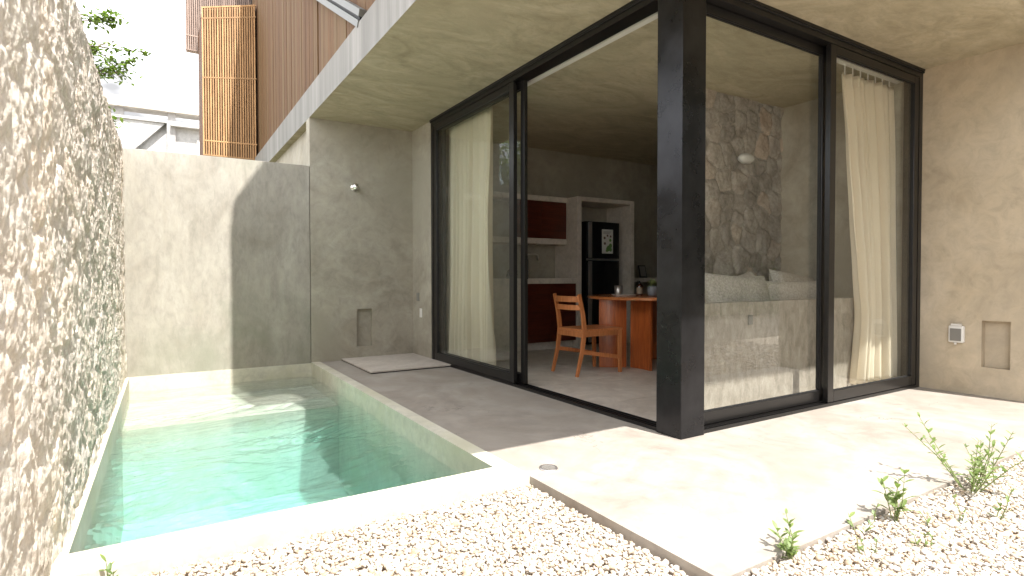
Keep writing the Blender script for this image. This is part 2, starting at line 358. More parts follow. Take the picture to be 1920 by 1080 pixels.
# pool
pb = MB()
pb.box(-3.2, -2.992, 0.163, 4.447, -1.3, -0.004)         # side towards stone wall
pb.box(-1.229, -1.1312, 0.163, 4.4449, -1.3, 0.006)      # side towards deck
pb.box(-3.2, -1.1312, -0.035, 0.163, -1.3, 0.006)        # near coping
pb.box(-2.992, -1.229, 4.4425, 4.6, -1.3, -0.003)        # far side
pb.box(-3.2, -1.1312, -0.035, 4.6, -1.5, -1.05)          # floor
pb.box(-2.9919, -1.2291, 3.25, 4.4424, -1.049, -0.27)      # bench
pool = struct(pb.build('pool_basin', MAT['plaster']))
# water: closed volume with rippled top
def build_water():
    nx, ny = 230, 540; x0, x1, y0, y1, zt, zb = -3.0, -1.219, 0.150, 4.452, -0.150, -1.06
    xs = np.linspace(x0, x1, nx); ys = np.linspace(y0, y1, ny); X, Y = np.meshgrid(xs, ys)
    P = np.stack([X*1.3+0.25*Y, Y*2.6, np.zeros_like(X)], -1)
    wx = fbm(np.stack([X*1.5, Y*1.5, X*0+3], -1), 2, seed=5)*0.35
    Hh = fbm(np.stack([(X+wx)*3.2, (Y+wx*0.6)*6.2, X*0], -1), 4, 0.55, 11)*0.018
    jet = np.exp(-(((X+1.75)/0.45)**2+((Y-1.9)/0.35)**2))+0.7*np.exp(-(((X+2.2)/0.9)**2+((Y-3.05)/0.22)**2))+0.5*np.exp(-(((X+2.75)/0.25)**2+((Y-1.3)/0.9)**2))
    Hh += jet*fbm(np.stack([(X+wx)*15, (Y+wx)*24, X*0+7], -1), 3, 0.55, 21)*0.026
    r = np.hypot(X+1.3, Y-1.4); Hh += 0.0012*np.sin(r*42+fbm(np.stack([X*2, Y*2, X*0], -1), 2, seed=2)*3)*np.exp(-r*1.2)
    Z = zt+Hh
    v = np.stack([X, Y, Z], -1).reshape(-1, 3).tolist()
    idx = np.arange(nx*ny).reshape(ny, nx)
    q = np.stack([idx[:-1, :-1], idx[:-1, 1:], idx[1:, 1:], idx[1:, :-1]], -1).reshape(-1, 4).tolist()
    top = len(q); b = len(v); rim = list(idx[0, :])+list(idx[1:, -1])+list(idx[-1, -2::-1])+list(idx[-2:0:-1, 0])
    rim = [int(k) for k in rim]
    v += [(v[k][0], v[k][1], zb) for k in rim]; n = len(rim)
    for k in range(n): q.append((rim[(k+1) % n], rim[k], b+k, b+(k+1) % n))
    q.append(tuple(b+k for k in range(n))[::-1])
    me = bpy.data.meshes.new('pool_water'); me.from_pydata(v, [], q); me.materials.append(MAT['water'])
    me.polygons.foreach_set('use_smooth', [True]*top+[False]*(len(q)-top)); me.update()
    o = bpy.data.objects.new('pool_water', me); COL.objects.link(o); struct(o)
    return o
wt = build_water()

# interior floor with stone tiles
fl = struct(MB().box(0.015, 4.9, 0.015, 4.40, -0.16, 0.001).build('interior_floor', MAT['grey_plastic']))
tile = None
for i in range(5):
    for j in range(5):
        x0, y0 = 0.16+i*0.94, 0.13+j*0.86
        if tile is None:
            tile = MB().box(0, 0.935, 0, 0.855, 0, 0.004).build('tile', MAT['floor_in'], fl); tile.location = (x0, y0, 0.0012)
        else: inst(tile, 'tile', fl, (x0, y0, 0.0012))

# ================================================================== HOUSE
house = thing('concrete_house', Z0, 'exposed concrete house with a cantilevered slab, glass corner and timber clad upper floor', 'house')
H, HT = 2.85, 3.198
sl = MB(); sl.box(-1.229, 5.2, -1.18, 10.6, H, HT)
sl.m = [1, 1, 0, 0, 0, 0]
sl.m = [1 if k == 0 else 0 for k in range(6)]
sl.build('roof_slab', [MAT['fascia'], MAT['soffit']], house)
# right wall with a recessed niche (y -0.62..-0.43, z .24...63)
rw = MB(); X0, X1 = 3.132, 3.40
rw.box(X0, X1, -1.18, -0.62, -0.1, H).box(X0, X1, -0.43, 0.15, -0.1, H).box(X0, X1, -0.62, -0.43, -0.1, 0.24).box(X0, X1, -0.62, -0.43, 0.63, H).box(X0+0.07, X1, -0.62, -0.43, 0.24, 0.63)
rw.build('wall', MAT['wall_warm'], house, label='warm beige concrete wall with a small recessed niche')
MB().box(X0, X1, 0.1505, 1.60, -0.1, H).build('wall', MAT['wall'], house)  # same wall continued indoors; the darker colour stands in for the room's shade
sw = MB(); ya, yb_ = 4.445, 4.62
sw.box(-1.229, -0.693, ya, yb_, -0.1, H).box(-0.503, 0.03, ya, yb_, -0.1, H).box(-0.693, -0.503, ya, yb_, -0.1, 0.153).box(-0.693, -0.503, ya, yb_, 0.612, H).box(-0.693, -0.503, ya+0.055, yb_, 0.153, 0.612)
sw.build('wall', MAT['wall'], house, label='grey green concrete shower wall with a low niche')
MB().box(0.03, 0.19, 3.835, 4.62, -0.1, H).build('wall', MAT['wall'], house)
MB().box(0.19, 4.9, 4.40, 4.62, -0.1, H).build('wall', MAT['wall'], house)
MB().box(4.72, 4.9, 1.60, 4.40, -0.1, H).build('wall', MAT['wall'], house)
MB().box(3.40, 4.9, 1.42, 1.60, -0.1, H).build('wall', MAT['wall'], house)
MB().box(-1.14, -1.0, 4.625, 10.5, -0.1, H-0.001).build('wall', MAT['wall'], house)
# column: black steel box
cl = MB().box(0.0, 0.212, 0.0, 0.206, 0.0, H)
cl.build('column', MAT['steel'], house, bevel=0.004)
# door frame (header, jambs, floor tracks)
df = MB()
df.box(0.022, 0.150, 0.207, 3.834, H-0.075, H-0.001).box(0.022, 0.150, 3.775, 3.834, 0.0, H-0.076)
df.box(0.213, 3.131, 0.022, 0.150, H-0.075, H-0.001).box(3.072, 3.131, 0.022, 0.150, 0.0, H-0.076)
df.box(0.030, 0.150, 0.207, 3.774, 0.0, 0.010).box(0.213, 3.071, 0.030, 0.150, 0.0, 0.010)
for q in (0.018, 0.046, 0.083, 0.128):
    df.box(q, q+0.004, 0.207, 3.774, 0.0, 0.024); df.box(0.213, 3.071, q, q+0.004, 0.0, 0.024)
df.box(0.022, 0.150, 0.2065, 0.224, 0.011, H-0.076).box(0.2125, 0.235, 0.022, 0.150, 0.011, H-0.076)
dfo = df.build('door_frame', MAT['frame'], house)
rv = MB().box(0.010, 0.0215, 0.2072, 3.834, H-0.034, H-0.020).box(0.213, 3.131, 0.010, 0.0215, H-0.034, H-0.020)
rv.build('reveal', MAT['gasket'], dfo)
MB().box(0.006, 0.0095, 0.2072, 3.834, H-0.019, H-0.001).box(0.213, 3.131, 0.006, 0.0095, H-0.019, H-0.001).build('trim', MAT['frame'], dfo)
def sliding(x0, x1, d0, d1, along, z0=0.026, z1=2.772, st=0.072, br=0.085, name='sliding_door', label=None):
    """door leaf running along axis 'x' or 'y'; d0..d1 its depth range"""
    def bx(mb, a0, a1, e0, e1, c0, c1):
        if along == 'x': mb.box(a0, a1, e0, e1, c0, c1)
        else: mb.box(e0, e1, a0, a1, c0, c1)
    f = MB(); bx(f, x0, x0+st, d0, d1, z0, z1); bx(f, x1-st, x1, d0, d1, z0, z1)
    bx(f, x0+st, x1-st, d0, d1, z0, z0+br); bx(f, x0+st, x1-st, d0, d1, z1-0.065, z1)
    door = f.build(name, MAT['frame'], house, bevel=0.003, label=label)
    gk = MB(); e0, e1 = (d0+d1)/2-0.008, (d0+d1)/2+0.008; q = 0.006
    bx(gk, x0+st, x0+st+q, e0, e1, z0+br, z1-0.065); bx(gk, x1-st-q, x1-st, e0, e1, z0+br, z1-0.065)
    bx(gk, x0+st+q, x1-st-q, e0, e1, z0+br, z0+br+q); bx(gk, x0+st+q, x1-st-q, e0, e1, z1-0.065-q, z1-0.065)
    gk.build('gasket', MAT['gasket'], door)
    p = MB(); m = (d0+d1)/2; bx(p, x0+st-0.004, x1-st+0.004, m-0.003, m+0.003, z0+br-0.004, z1-0.061)
    p.build('pane', MAT['glass'], door)
    return door
sliding(1.985, 3.770, 0.026, 0.066, 'y', st=0.078)
lf = sliding(1.905, 3.700, 0.090, 0.128, 'y', st=0.060)
sliding(0.238, 1.722, 0.090, 0.128, 'x', st=0.062)
sliding(1.655, 3.068, 0.026, 0.066, 'x', st=0.078)
MB().box(0.128, 0.150, 1.93, 1.955, 0.98, 1.16).build('door_handle', MAT['gasket'], lf)
# curtain tracks inside
MB().box(0.175, 0.225, 0.30, 3.80, 2.775, 2.825).build('curtain_track', MAT['white_plastic'], house)
MB().box(0.30, 3.10, 0.175, 0.225, 2.775, 2.825).build('curtain_track', MAT['white_plastic'], house)
# switch, outlet, shower head
MB().box(0.022, 0.030, 4.225, 4.305, 0.70, 0.80).build('switch_plate', MAT['grey_plastic'], house, bevel=0.002)
MB().box(0.020, 0.030, 4.14, 4.20, 0.50, 0.61).build('outlet_plate', MAT['white_plastic'], house, bevel=0.002)
sh = MB(); sh.lathe([(0.0, 0), (0.045, 0.0), (0.045, 0.008), (0.02, 0.012), (0.018, 0.05), (0.03, 0.06), (0.038, 0.085), (0.036, 0.095), (0.0, 0.10)], n=24)
sh.v = [(-0.715+x, 4.445-z, 2.08+y) for x, y, z in sh.v]
sh.build('shower_head', MAT['chrome'], house, smooth=True)
# weatherproof outlet on the right wall
ol = MB().box(3.094, 3.132, -0.318, -0.205, 0.43, 0.575)
lo = ol.build('outlet_box', MAT['white_plastic'], house, bevel=0.012, label='white weatherproof outlet box')
MB().box(3.088, 3.0945, -0.302, -0.221, 0.446, 0.552).build('cover', MAT['grey_plastic'], lo, bevel=0.003)
MB().box(3.090, 3.12, -0.30, -0.225, 0.576, 0.592).build('hinge', MAT['white_plastic'], lo, bevel=0.004)
MB().box(3.086, 3.10, -0.268, -0.255, 0.415, 0.431).build('latch', MAT['white_plastic'], lo)

# ---- upper floor
up = MB().box(-1.10, 5.1, 1.2, 10.5, HT, 9.0).build('upper_storey', MAT['dark_void'], house)
bmesh_ = None; y = 1.0; k = 0
protos = []
for wd in (0.088, 0.10, 0.112, 0.125):
    b = MB().box(0, 0.028, 0, wd, 0, 5.79).build('board', MAT['board'], up); protos.append((wd, b)); b.location = (-1.16, 0, HT+0.003)
first = {id(b): True for _, b in protos}
r1 = random.Random(3)
while y < 9.6:
    wd, b = protos[r1.randrange(4)]; dx = r1.uniform(-0.003, 0.003)
    loc = (-1.165+dx, y, HT+0.003)
    if first[id(b)]: b.location = loc; first[id(b)] = False
    else: inst(b, 'board', up, loc)
    y += wd+0.0025
    if 4.20 < y < 4.28: y = 4.31
# steel brace on the cladding
d = Vector((0, 1.175, 0.668)).normalized(); a0 = Vector((-1.205, 2.05, 2.99)); a0 = Vector((-1.205, 2.44, 3.205))
br = MB(); nrm = Vector((0, -d.z, d.y))
for off in (-0.045, 0.045):
    br.bar(a0+nrm*off+d*0.04, a0+nrm*off+d*4.5, 0.06, 0.066, up=(1, 0, 0))
bo = br.build('steel_brace', MAT['brace'], house)
MB().bar(a0+d*0.04, a0+d*4.5, 0.02, 0.04, up=(1, 0, 0)).build('shadow_gap', MAT['gasket'], bo)
# ---- slatted bays, plus one unseen fin added to cast a shadow
def slat_bay(name, x0, x1, y0, y1, z0, z1, n, mat, back, rails, label, slope=0.0):
    cas = MB(); yb0 = y0+0.07
    i = [(x0+0.012, yb0, z0), (x1, yb0, z0), (x1, y1, z0), (x0+0.012, y1, z0), (x0+0.012, yb0, z1), (x1, yb0, z1+slope), (x1, y1, z1+slope), (x0+0.012, y1, z1)]
    cas.v = i; cas.f = [(0, 3, 2, 1), (4, 5, 6, 7), (0, 1, 5, 4), (1, 2, 6, 5), (2, 3, 7, 6), (3, 0, 4, 7)]; cas.m = [0]*6
    c = cas.build(name, back, house, label=label)
    p = (x1-x0)/n; s0 = None
    for k in range(n):
        hh = z1-z0+slope*(k/n); sc = hh/(z1-z0)
        if s0 is None:
            s0 = MB().box(0, p*0.58, 0, 0.045, 0, z1-z0).build('slat', mat, c); s0.location = (x0, y0, z0)
        else: inst(s0, 'slat', c, (x0+p*k, y0, z0), scale=(1, 1, sc))
    for zr in rails:
        dz = slope*(zr-z0)/(z1-z0)
        MB().bar((x0, y0+0.022, zr), (x1, y0+0.022, zr+dz), 0.050, 0.022).build('rail', mat, c)
    return c
MAT['slat_back'] = simple('slat_backing', (0.11, 0.045, 0.016), 0.8, 0, 4, 0.4)
slat_bay('slatted_bay', -2.066, -1.19, 9.0, 10.4, 3.16, 5.76, 22, MAT['slat'], MAT['slat_back'], (3.17, 3.42, 4.52, 5.55, 5.74), 'projecting bay of warm vertical timber slats', slope=0.25)
MAT['slat_back2'] = simple('pale_backing', (0.45, 0.36, 0.32), 0.8, 0, 4, 0.2)
slat_bay('slatted_bay', -2.27, -1.0, 10.45, 10.60, 5.46, 9.0, 34, MAT['slat_grey'], MAT['slat_back2'], (5.47, 5.75,), 'higher slatted bay of pale pinkish timber')
slat_bay('slatted_bay', -1.61, -1.19, 1.6, 1.78, 3.35, 6.60, 14, MAT['slat'], MAT['slat_back'], (3.6, 5.0, 6.4), None, slope=0.62)  # unseen fin added above the view to shade the pool's end wall

# ================================================================== GARDEN WALL
gw = MB().box(-3.06, -1.2345, 4.4475, 4.62, -0.1, 2.292)
tag(gw.build('garden_wall', MAT['garden_wall'], bevel=0.004), 'plain rendered concrete wall standing along the far end of the pool', 'wall')

# ================================================================== ROUGH STONE WALLS
def rock_wall(root, origin, sdir, ndir, s0, s1, t0, t1, res, cell, amp, mat_s, mat_m, seed, joint=0.10, rough=(0.02, 0.007), squash=1.0):
    """A displaced sheet cut along its joints: every stone becomes its own mesh, the joints one mortar mesh."""
    nS = int((s1-s0)/res)+1; nT = int((t1-t0)/res)+1
    S, T = np.meshgrid(np.linspace(s0, s1, nS), np.linspace(t0, t1, nT))
    wv = np.stack([S*2.2, T*2.2, S*0+seed], -1)
    Sw = S+0.10*fbm(wv, 3, seed=seed)*cell/0.24; Tw = T+0.10*fbm(wv+31, 3, seed=seed+9)*cell/0.24
    cx = Sw/cell; cyy = Tw/(cell*squash); ix = np.floor(cx).astype(int); iy = np.floor(cyy).astype(int)
    f1 = np.full(S.shape, 9.); f2 = np.full(S.shape, 9.); cid = np.zeros(S.shape, int)
    for dx in (-1, 0, 1):
        for dy in (-1, 0, 1):
            jx = ix+dx; jy = iy+dy
            hs = ((jx*73856093) ^ (jy*19349663) ^ (seed*83492791)) & 0xffff; h2 = (hs*40503+12345) & 0xffff
            px = jx+0.12+0.76*hs/65535.; py = jy+0.12+0.76*h2/65535.
            dd = np.hypot(cx-px, cyy-py); cc = (jx+500)*2000+(jy+500)
            cl_ = dd < f1; f2 = np.where(cl_, f1, np.minimum(f2, dd)); cid = np.where(cl_, cc, cid); f1 = np.where(cl_, dd, f1)
    e = f2-f1
    hsh = ((cid*2654435761) & 0xffff)/65535.
    k = np.clip(e/0.35, 0, 1); bulge = (k*k*(3-2*k))
    dsp = amp*(bulge*0.75+(hsh-0.5)*0.9*np.clip(e/0.12, 0, 1))
    p3 = np.stack([S, T, dsp*3], -1)
    dsp = dsp+rough[0]*fbm(p3*9, 4, 0.55, seed+3)+rough[1]*fbm(p3*36, 3, 0.75, seed+5)
    rid = np.abs(fbm(p3*np.array([5., 5., 5.]), 3, 0.5, seed+6)); dsp = dsp-rough[0]*0.7*np.clip(0.25-rid, 0, 1)*3
    O = np.array(origin, float); sd_ = np.array(sdir, float); nd = np.array(ndir, float)
    P = O+S[..., None]*sd_+dsp[..., None]*nd; P[..., 2] += T
    qc = cid[:-1, :-1]; qe = (e[:-1, :-1]+e[1:, 1:]+e[:-1, 1:]+e[1:, :-1])/4
    lab = np.where(qe < joint, -1, qc)
    idx = np.arange(nS*nT).reshape(nT, nS)
    Q = np.stack([idx[:-1, :-1], idx[:-1, 1:], idx[1:, 1:], idx[1:, :-1]], -1).reshape(-1, 4)
    if np.dot(np.cross(sd_, [0, 0, 1]), nd) < 0: Q = Q[:, ::-1]
    lab = lab.reshape(-1); V = P.reshape(-1, 3)
    order = np.argsort(lab, kind='stable'); ls = lab[order]; cuts = np.flatnonzero(np.diff(ls))+1
    groups = np.split(order, cuts)
    cnt = 0
    groups.sort(key=lambda gg: -len(gg) if lab[gg[0]] >= 0 else -10**9)
    small = []
    def mk(name, sel, mat):
        q = Q[sel]; u, inv = np.unique(q, return_inverse=True); inv = inv.reshape(-1, 4)
        me = bpy.data.meshes.new(name); me.from_pydata(V[u].tolist(), [], inv.tolist()); me.materials.append(mat)
        me.polygons.foreach_set('use_smooth', [True]*len(inv)); me.update()
        o = bpy.data.objects.new(name, me); COL.objects.link(o); o.parent = root; return o
    for gg in groups:
        if lab[gg[0]] < 0: mk('mortar', gg, mat_m); continue
        if cnt < 295 and len(gg) > 12: mk('stone', gg, mat_s); cnt += 1
        else: small.append(gg)
    if small: o = mk('rubble_infill', np.concatenate(small), mat_s); o['kind'] = 'stuff'
    return cnt
sw_root = thing('stone_wall', Z0, 'tall rough limestone rubble wall running along the left side of the pool', 'wall')
MB().box(-3.6, -3.06, -2.6, 4.62, -0.1, 2.235).build('core', MAT['mortar'], sw_root)
c1 = rock_wall(sw_root, (-3.022, 0, 0), (0, 1, 0), (1, 0, 0), -2.2, 4.447, -0.12, 2.275, 0.0075, 0.25, 0.008, MAT['stone'], MAT['mortar'], 4, joint=0.06, rough=(0.0075, 0.0088))
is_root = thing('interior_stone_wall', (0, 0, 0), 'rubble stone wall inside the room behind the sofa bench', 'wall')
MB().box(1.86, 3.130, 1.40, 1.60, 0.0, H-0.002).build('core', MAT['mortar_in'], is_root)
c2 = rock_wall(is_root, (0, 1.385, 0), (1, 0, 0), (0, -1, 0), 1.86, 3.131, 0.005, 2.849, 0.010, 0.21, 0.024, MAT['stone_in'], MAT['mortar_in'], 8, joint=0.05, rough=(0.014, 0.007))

# ================================================================== GRAVEL
def ico(sub):
    import bmesh
    b = bmesh.new(); bmesh.ops.create_icosphere(b, subdivisions=sub, radius=1.0)
    v = np.array([p.co[:] for p in b.verts]); f = np.array([[q.index for q in ff.verts] for ff in b.faces]); b.free(); return v, f
def gravel(name, regions, per, size, sub, z, seed, layers=1):
    rs = np.random.RandomState(seed); bv, bf = ico(sub); V = []; Fc = []; C = []; off = 0
    variants = []
    for k in range(9):
        d_ = bv.copy(); n = vnoise(bv*1.3+k*9.1, k)[:, None]; d_ = d_*(1+0.34*n)
        for _ in range(3):
            ax = rs.randn(3); ax /= np.linalg.norm(ax); c_ = rs.uniform(0.45, 0.8); t_ = d_@ax; d_ = d_-np.clip(t_-c_, 0, None)[:, None]*ax*0.9
        variants.append(d_)
    pal = np.array([[.56, .51, .44], [.52, .45, .36], [.47, .37, .27], [.62, .58, .53], [.50, .38, .27], [.53, .47, .40], [.46, .38, .30], [.57, .50, .42]])
    pr = np.array([.24, .16, .10, .22, .06, .12, .03, .07]); pr = pr/pr.sum()
    for (x0, x1, y0, y1, excl, z) in regions:
        for ly in range(layers):
            step = 1/math.sqrt(per); gx, gy = np.meshgrid(np.arange(x0, x1, step), np.arange(y0, y1, step))
            px = gx.ravel()+rs.uniform(-.5, .5, gx.size)*step; py = gy.ravel()+rs.uniform(-.5, .5, gx.size)*step
            keep = np.ones(px.size, bool)
            for e in excl: keep &= ~((px > e[0]) & (px < e[1]) & (py > e[2]) & (py < e[3]))
            px, py = px[keep], py[keep]
            for a, b in zip(px, py):
                s = size*(rs.uniform(0.5, 1.15) if rs.rand() < 0.86 else rs.uniform(1.15, 1.9)); d_ = variants[rs.randint(9)]*np.array([1, rs.uniform(.6, .95), rs.uniform(.45, .8)])*s
                q = rs.uniform(-0.6, 0.6); an = rs.uniform(0, 6.283); ca, sa = math.cos(an), math.sin(an); cq, sq = math.cos(q), math.sin(q)
                Rm = np.array([[ca, -sa, 0], [sa, ca, 0], [0, 0, 1]])@np.array([[1, 0, 0], [0, cq, -sq], [0, sq, cq]])
                V.append(d_@Rm.T+[a, b, z+ly*size*0.75+rs.uniform(-.25, .35)*size]); Fc.append(bf+off); off += len(bv)
                C.append(np.tile(np.append(pal[rs.choice(8, p=pr)]*rs.uniform(.78, .99), 1), (len(bv), 1)))
    V = np.concatenate(V); Fc = np.concatenate(Fc); C = np.concatenate(C)
    me = bpy.data.meshes.new(name); me.vertices.add(len(V)); me.vertices.foreach_set('co', V.ravel())
    me.loops.add(Fc.size); me.loops.foreach_set('vertex_index', Fc.ravel().astype(np.int32))
    me.polygons.add(len(Fc)); me.polygons.foreach_set('loop_start', np.arange(0, Fc.size, 3, dtype=np.int32)); me.polygons.foreach_set('loop_total', np.full(len(Fc), 3, np.int32))
    me.polygons.foreach_set('use_smooth', np.ones(len(Fc), bool)); me.update(calc_edges=True)
    ca_ = me.color_attributes.new('Col', 'FLOAT_COLOR', 'POINT'); ca_.data.foreach_set('color', C.ravel())
    me.materials.append(MAT['pebble']); o = bpy.data.objects.new(name, me); COL.objects.link(o); return o
near = [(-3.0, -1.14, -1.35, -0.045, [], -0.043), (-1.14, 1.75, -1.80, -1.188, [], -0.026)]
o = gravel('gravel', near, 3300, 0.0104, 2, -0.043, 5, layers=2)
tag(o, 'cream and tan pebbles of the loose gravel bed around the deck', 'gravel', kind='stuff')
far_ = [(-3.05, 5.2, -3.6, -1.19, [(-3.0, 1.75, -1.80, -1.18), (-3.0, -1.14, -1.35, 0)], -0.045)]
o = gravel('gravel', far_, 900, 0.021, 1, -0.055, 9)
tag(o, 'coarser outlying pebbles of the gravel bed farther from the deck', 'gravel', kind='stuff')

# ================================================================== LOOSE AND BUILT-IN OBJECTS OUTSIDE
sm = thing('shower_tray', (-0.43, 3.87, 0), 'flat pale shower platform lying over a dark gap on the deck below the shower', 'shower tray')
MB().box(-0.885, 0.028, 3.31, 4.436, 0.012, 0.026).build('slab', concrete('tray_cement', (0.44, 0.39, 0.335), (0.50, 0.45, 0.395), (0.54, 0.495, 0.44), 3, bmp=0.05), sm, origin=(-0.43, 3.87, 0))
MB().box(-0.875, 0.028, 3.322, 4.43, 0.001, 0.0118).build('shade_base', MAT['gasket'], sm, origin=(-0.43, 3.87, 0))  # black base stands in for the shadow gap under the slab
dr = thing('floor_drain', (-0.985, 0.012, 0), 'small round metal floor drain set in the sunlit deck', 'drain')
MB().lathe([(0.0, 0.003), (0.038, 0.003), (0.040, 0.005), (0.048, 0.005), (0.050, 0.0005)]).build('rim', MAT['silver'], dr, smooth=True)
gr = MB()
for k in range(-3, 4):
    hw = math.sqrt(0.036**2-(k*0.010)**2); gr.box(-hw, hw, k*0.010-0.002, k*0.010+0.002, 0.0032, 0.0045)
gr.build('grate', MAT['grey_plastic'], dr)

# ================================================================== CURTAINS
def curtain(name, label, P, nfold, amp, seed, group):
    """P(u,v)->(x,y,z) for u along, v from top 0 to bottom 1; folds pushed along the outward normal"""
    nu, nv = 190, 60; r = random.Random(seed); ph = [r.uniform(0, 6.28) for _ in range(6)]
    V = []; Fc = []
    for j in range(nv+1):
        v = j/nv
        for i in range(nu+1):
            u = i/nu; x, y, z, nx, ny = P(u, v)
            uu = u+0.020*math.sin(u*9+ph[0]+v*1.4)+0.012*math.sin(u*21+ph[1]-v*2.0)
            a = amp*(0.45+0.75*v)*(1+0.35*math.sin(u*13+ph[2]))
            sn = math.sin(uu*nfold*6.283+ph[3]); d_ = a*math.copysign(abs(sn)**0.65, sn)+0.25*a*math.sin(uu*nfold*2.3*6.283+ph[4]+v*2)*(1-v*0.5)+0.01*math.sin(v*7+u*5+ph[5])*v
            V.append((x+nx*d_, y+ny*d_, z))
    for j in range(nv):
        for i in range(nu):
            a = j*(nu+1)+i; Fc.append((a, a+1, a+nu+2, a+nu+1))
    t_ = thing(name, (P(0.5, 1)[0], P(0.5, 1)[1], 0), label, 'curtain', group)
    m = MB(); m.v = V; m.f = Fc; m.m = [0]*len(Fc)
    fb = m.build('fabric', MAT['cloth'], t_, origin=t_.location, smooth=True)
    so_ = fb.modifiers.new('thick', 'SOLIDIFY'); so_.thickness = 0.0015
    hk = MB()
    for k in range(nfold):
        x, y, z, nx, ny = P((k+0.5)/nfold, 0); hk.box(x-0.004, x+0.004, y-0.004, y+0.004, z-0.005, 2.80)
    hk.build('hooks', MAT['white_plastic'], t_, origin=t_.location)
def interp(tbl, v):
    for (a, b) in zip(tbl, tbl[1:]):
        if v <= b[0]:
            k = (v-a[0])/(b[0]-a[0]); k = k*k*(3-2*k)*0.4+k*0.6; return a[1]+(b[1]-a[1])*k
    return tbl[-1][1]
Lx = [(0, 2.15), (0.2, 2.25), (0.45, 2.34), (0.62, 2.40), (0.78, 2.46), (1, 2.42)]; Rx = [(0, 3.02), (0.26, 3.06), (0.62, 3.10), (1, 3.11)]
def PR(u, v):
    a, b = interp(Lx, v), interp(Rx, v); zt = 2.70+0.03*u
    return (a+(b-a)*u, 0.220+0.02*v, zt-(zt-0.06)*v, 0, 1)
curtain('curtain', 'cream linen curtain gathered behind the right hand glass door by the beige wall', PR, 7, 0.050, 5, 'cream linen curtains')
def PL(u, v):
    y = 3.74-(3.74-2.70)*u; return (0.215, y, 2.775-(2.775-0.03)*v, 1, 0)
curtain('curtain', 'cream linen curtain hanging behind the left glass door near the shower', PL, 9, 0.045, 9, 'cream linen curtains')

# ================================================================== SOFA BENCH
sb = thing('sofa_bench', (1.5, 0.45, 0), 'built in concrete sofa bench with its back turned to the glass', 'bench')
MB().box(0.40, 2.56, 0.285, 0.385, 0.005, 0.812).build('back', MAT['bench'], sb, origin=sb.location, bevel=0.006)
MB().box(1.20, 3.128, 0.386, 1.33, 0.005, 0.36).build('seat_base', MAT['bench'], sb, origin=sb.location, bevel=0.006)
MB().box(1.22, 3.12, 0.39, 1.20, 0.362, 0.50).build('mattress', MAT['cushion'], sb, origin=sb.location, bevel=0.04)
MB().box(1.035, 1.085, 0.277, 0.2855, 0.64, 0.71).build('socket', MAT['grey_plastic'], sb, origin=sb.location)
def cushion(loc, w_, h_, t_, rot, label, seed, plump=1.0):
    n = 22; V = []; Fc = []
    for side in (1, -1):
        base = len(V)
        for j in range(n+1):
            for i in range(n+1):
                u, v = i/n*2-1, j/n*2-1
                e = max(0, (1-u**4))*max(0, (1-v**4)); th = t_/2*(e**0.5)*plump
                pin = 1-0.07*(1-abs(u)**2)*abs(v)**3; pin2 = 1-0.07*(1-abs(v)**2)*abs(u)**3
                nn = 0.010*math.sin(u*7+seed)*math.sin(v*5+seed*2)+0.006*math.sin(u*17+v*9+seed)
                V.append((u*w_/2*pin2, side*(th+nn*e), v*h_/2*pin))
        for j in range(n):
            for i in range(n):
                a = base+j*(n+1)+i; q = (a, a+1, a+n+2, a+n+1); Fc.append(q if side < 0 else q[::-1])
    m = MB(); m.v = V; m.f = Fc; m.m = [0]*len(Fc)
    o = m.build('cushion', MAT['cushion'], None, smooth=True); o.location = loc; o.rotation_euler = rot
    tag(o, label, 'cushion', 'linen cushions along the sofa bench')
cushion((1.26, 0.52, 0.77), 0.78, 0.52, 0.19, (R(-14), R(2), 0), 'big plump linen cushion leaning on the left of the bench back', 1)
cushion((1.62, 0.70, 0.79), 0.50, 0.50, 0.17, (R(-20), R(-7), R(12)), 'linen cushion half hidden behind the big plump one', 2)
cushion((1.98, 0.50, 0.72), 0.86, 0.50, 0.13, (R(-8), R(0), 0), 'low flat linen cushion in the middle of the bench back', 3)
cushion((2.36, 0.72, 0.80), 0.62, 0.50, 0.17, (R(-20), R(8), R(-6)), 'tilted linen cushion rising behind the door stile and curtain', 4)
wl = MB().lathe([(0, 0.0), (0.06, 0.0), (0.10, 0.03), (0.105, 0.05), (0.10, 0.07), (0.06, 0.10), (0, 0.10)], n=28)
wl.v = [(2.40+x*1.0, 1.30+y*0.6, 2.16+z*0.9) for x, y, z in wl.v]
tag(wl.build('wall_lamp', MAT['white_plastic'], smooth=True, origin=(2.40, 1.30, 2.2)), 'small white oval wall lamp on the interior stone wall', 'lamp')

# ================================================================== KITCHEN
ku = thing('kitchen_unit', (1.5, 4.2, 0), 'built in cement kitchen with dark red timber doors along the back wall', 'kitchen unit'); KO = ku.location
yu, yc = 4.10, 3.86
sU = (yu+2.391)/6.591; sC = (yc+2.391)/6.591
zU = lambda z: 1+(z-1)*sU
zC = lambda z: 1+(z-1)*sC
xr = 2.235
MB().box(0.25, xr, yu, 4.398, zU(2.073), zU(2.146)).build('shelf', MAT['pale'], ku, origin=KO, bevel=0.004)
MB().box(0.25, xr, yu, 4.398, zU(1.466), zU(1.545)).build('shelf', MAT['pale'], ku, origin=KO, bevel=0.004)
for a, b in ((1.36, 1.797), (1.80, xr-0.002)):
    MB().box(a, b, yu+0.012, yu+0.034, zU(1.547), zU(2.071)).build('cabinet_door', MAT['mahogany'], ku, origin=KO, bevel=0.002)
MB().box(0.25, 0.30, yu+0.02, 4.39, zU(1.546), zU(2.072)).build('side_panel', MAT['pale'], ku, origin=KO)
MB().box(0.82, 0.86, yu+0.02, 4.39, zU(1.546), zU(2.072)).build('side_panel', MAT['pale'], ku, origin=KO)
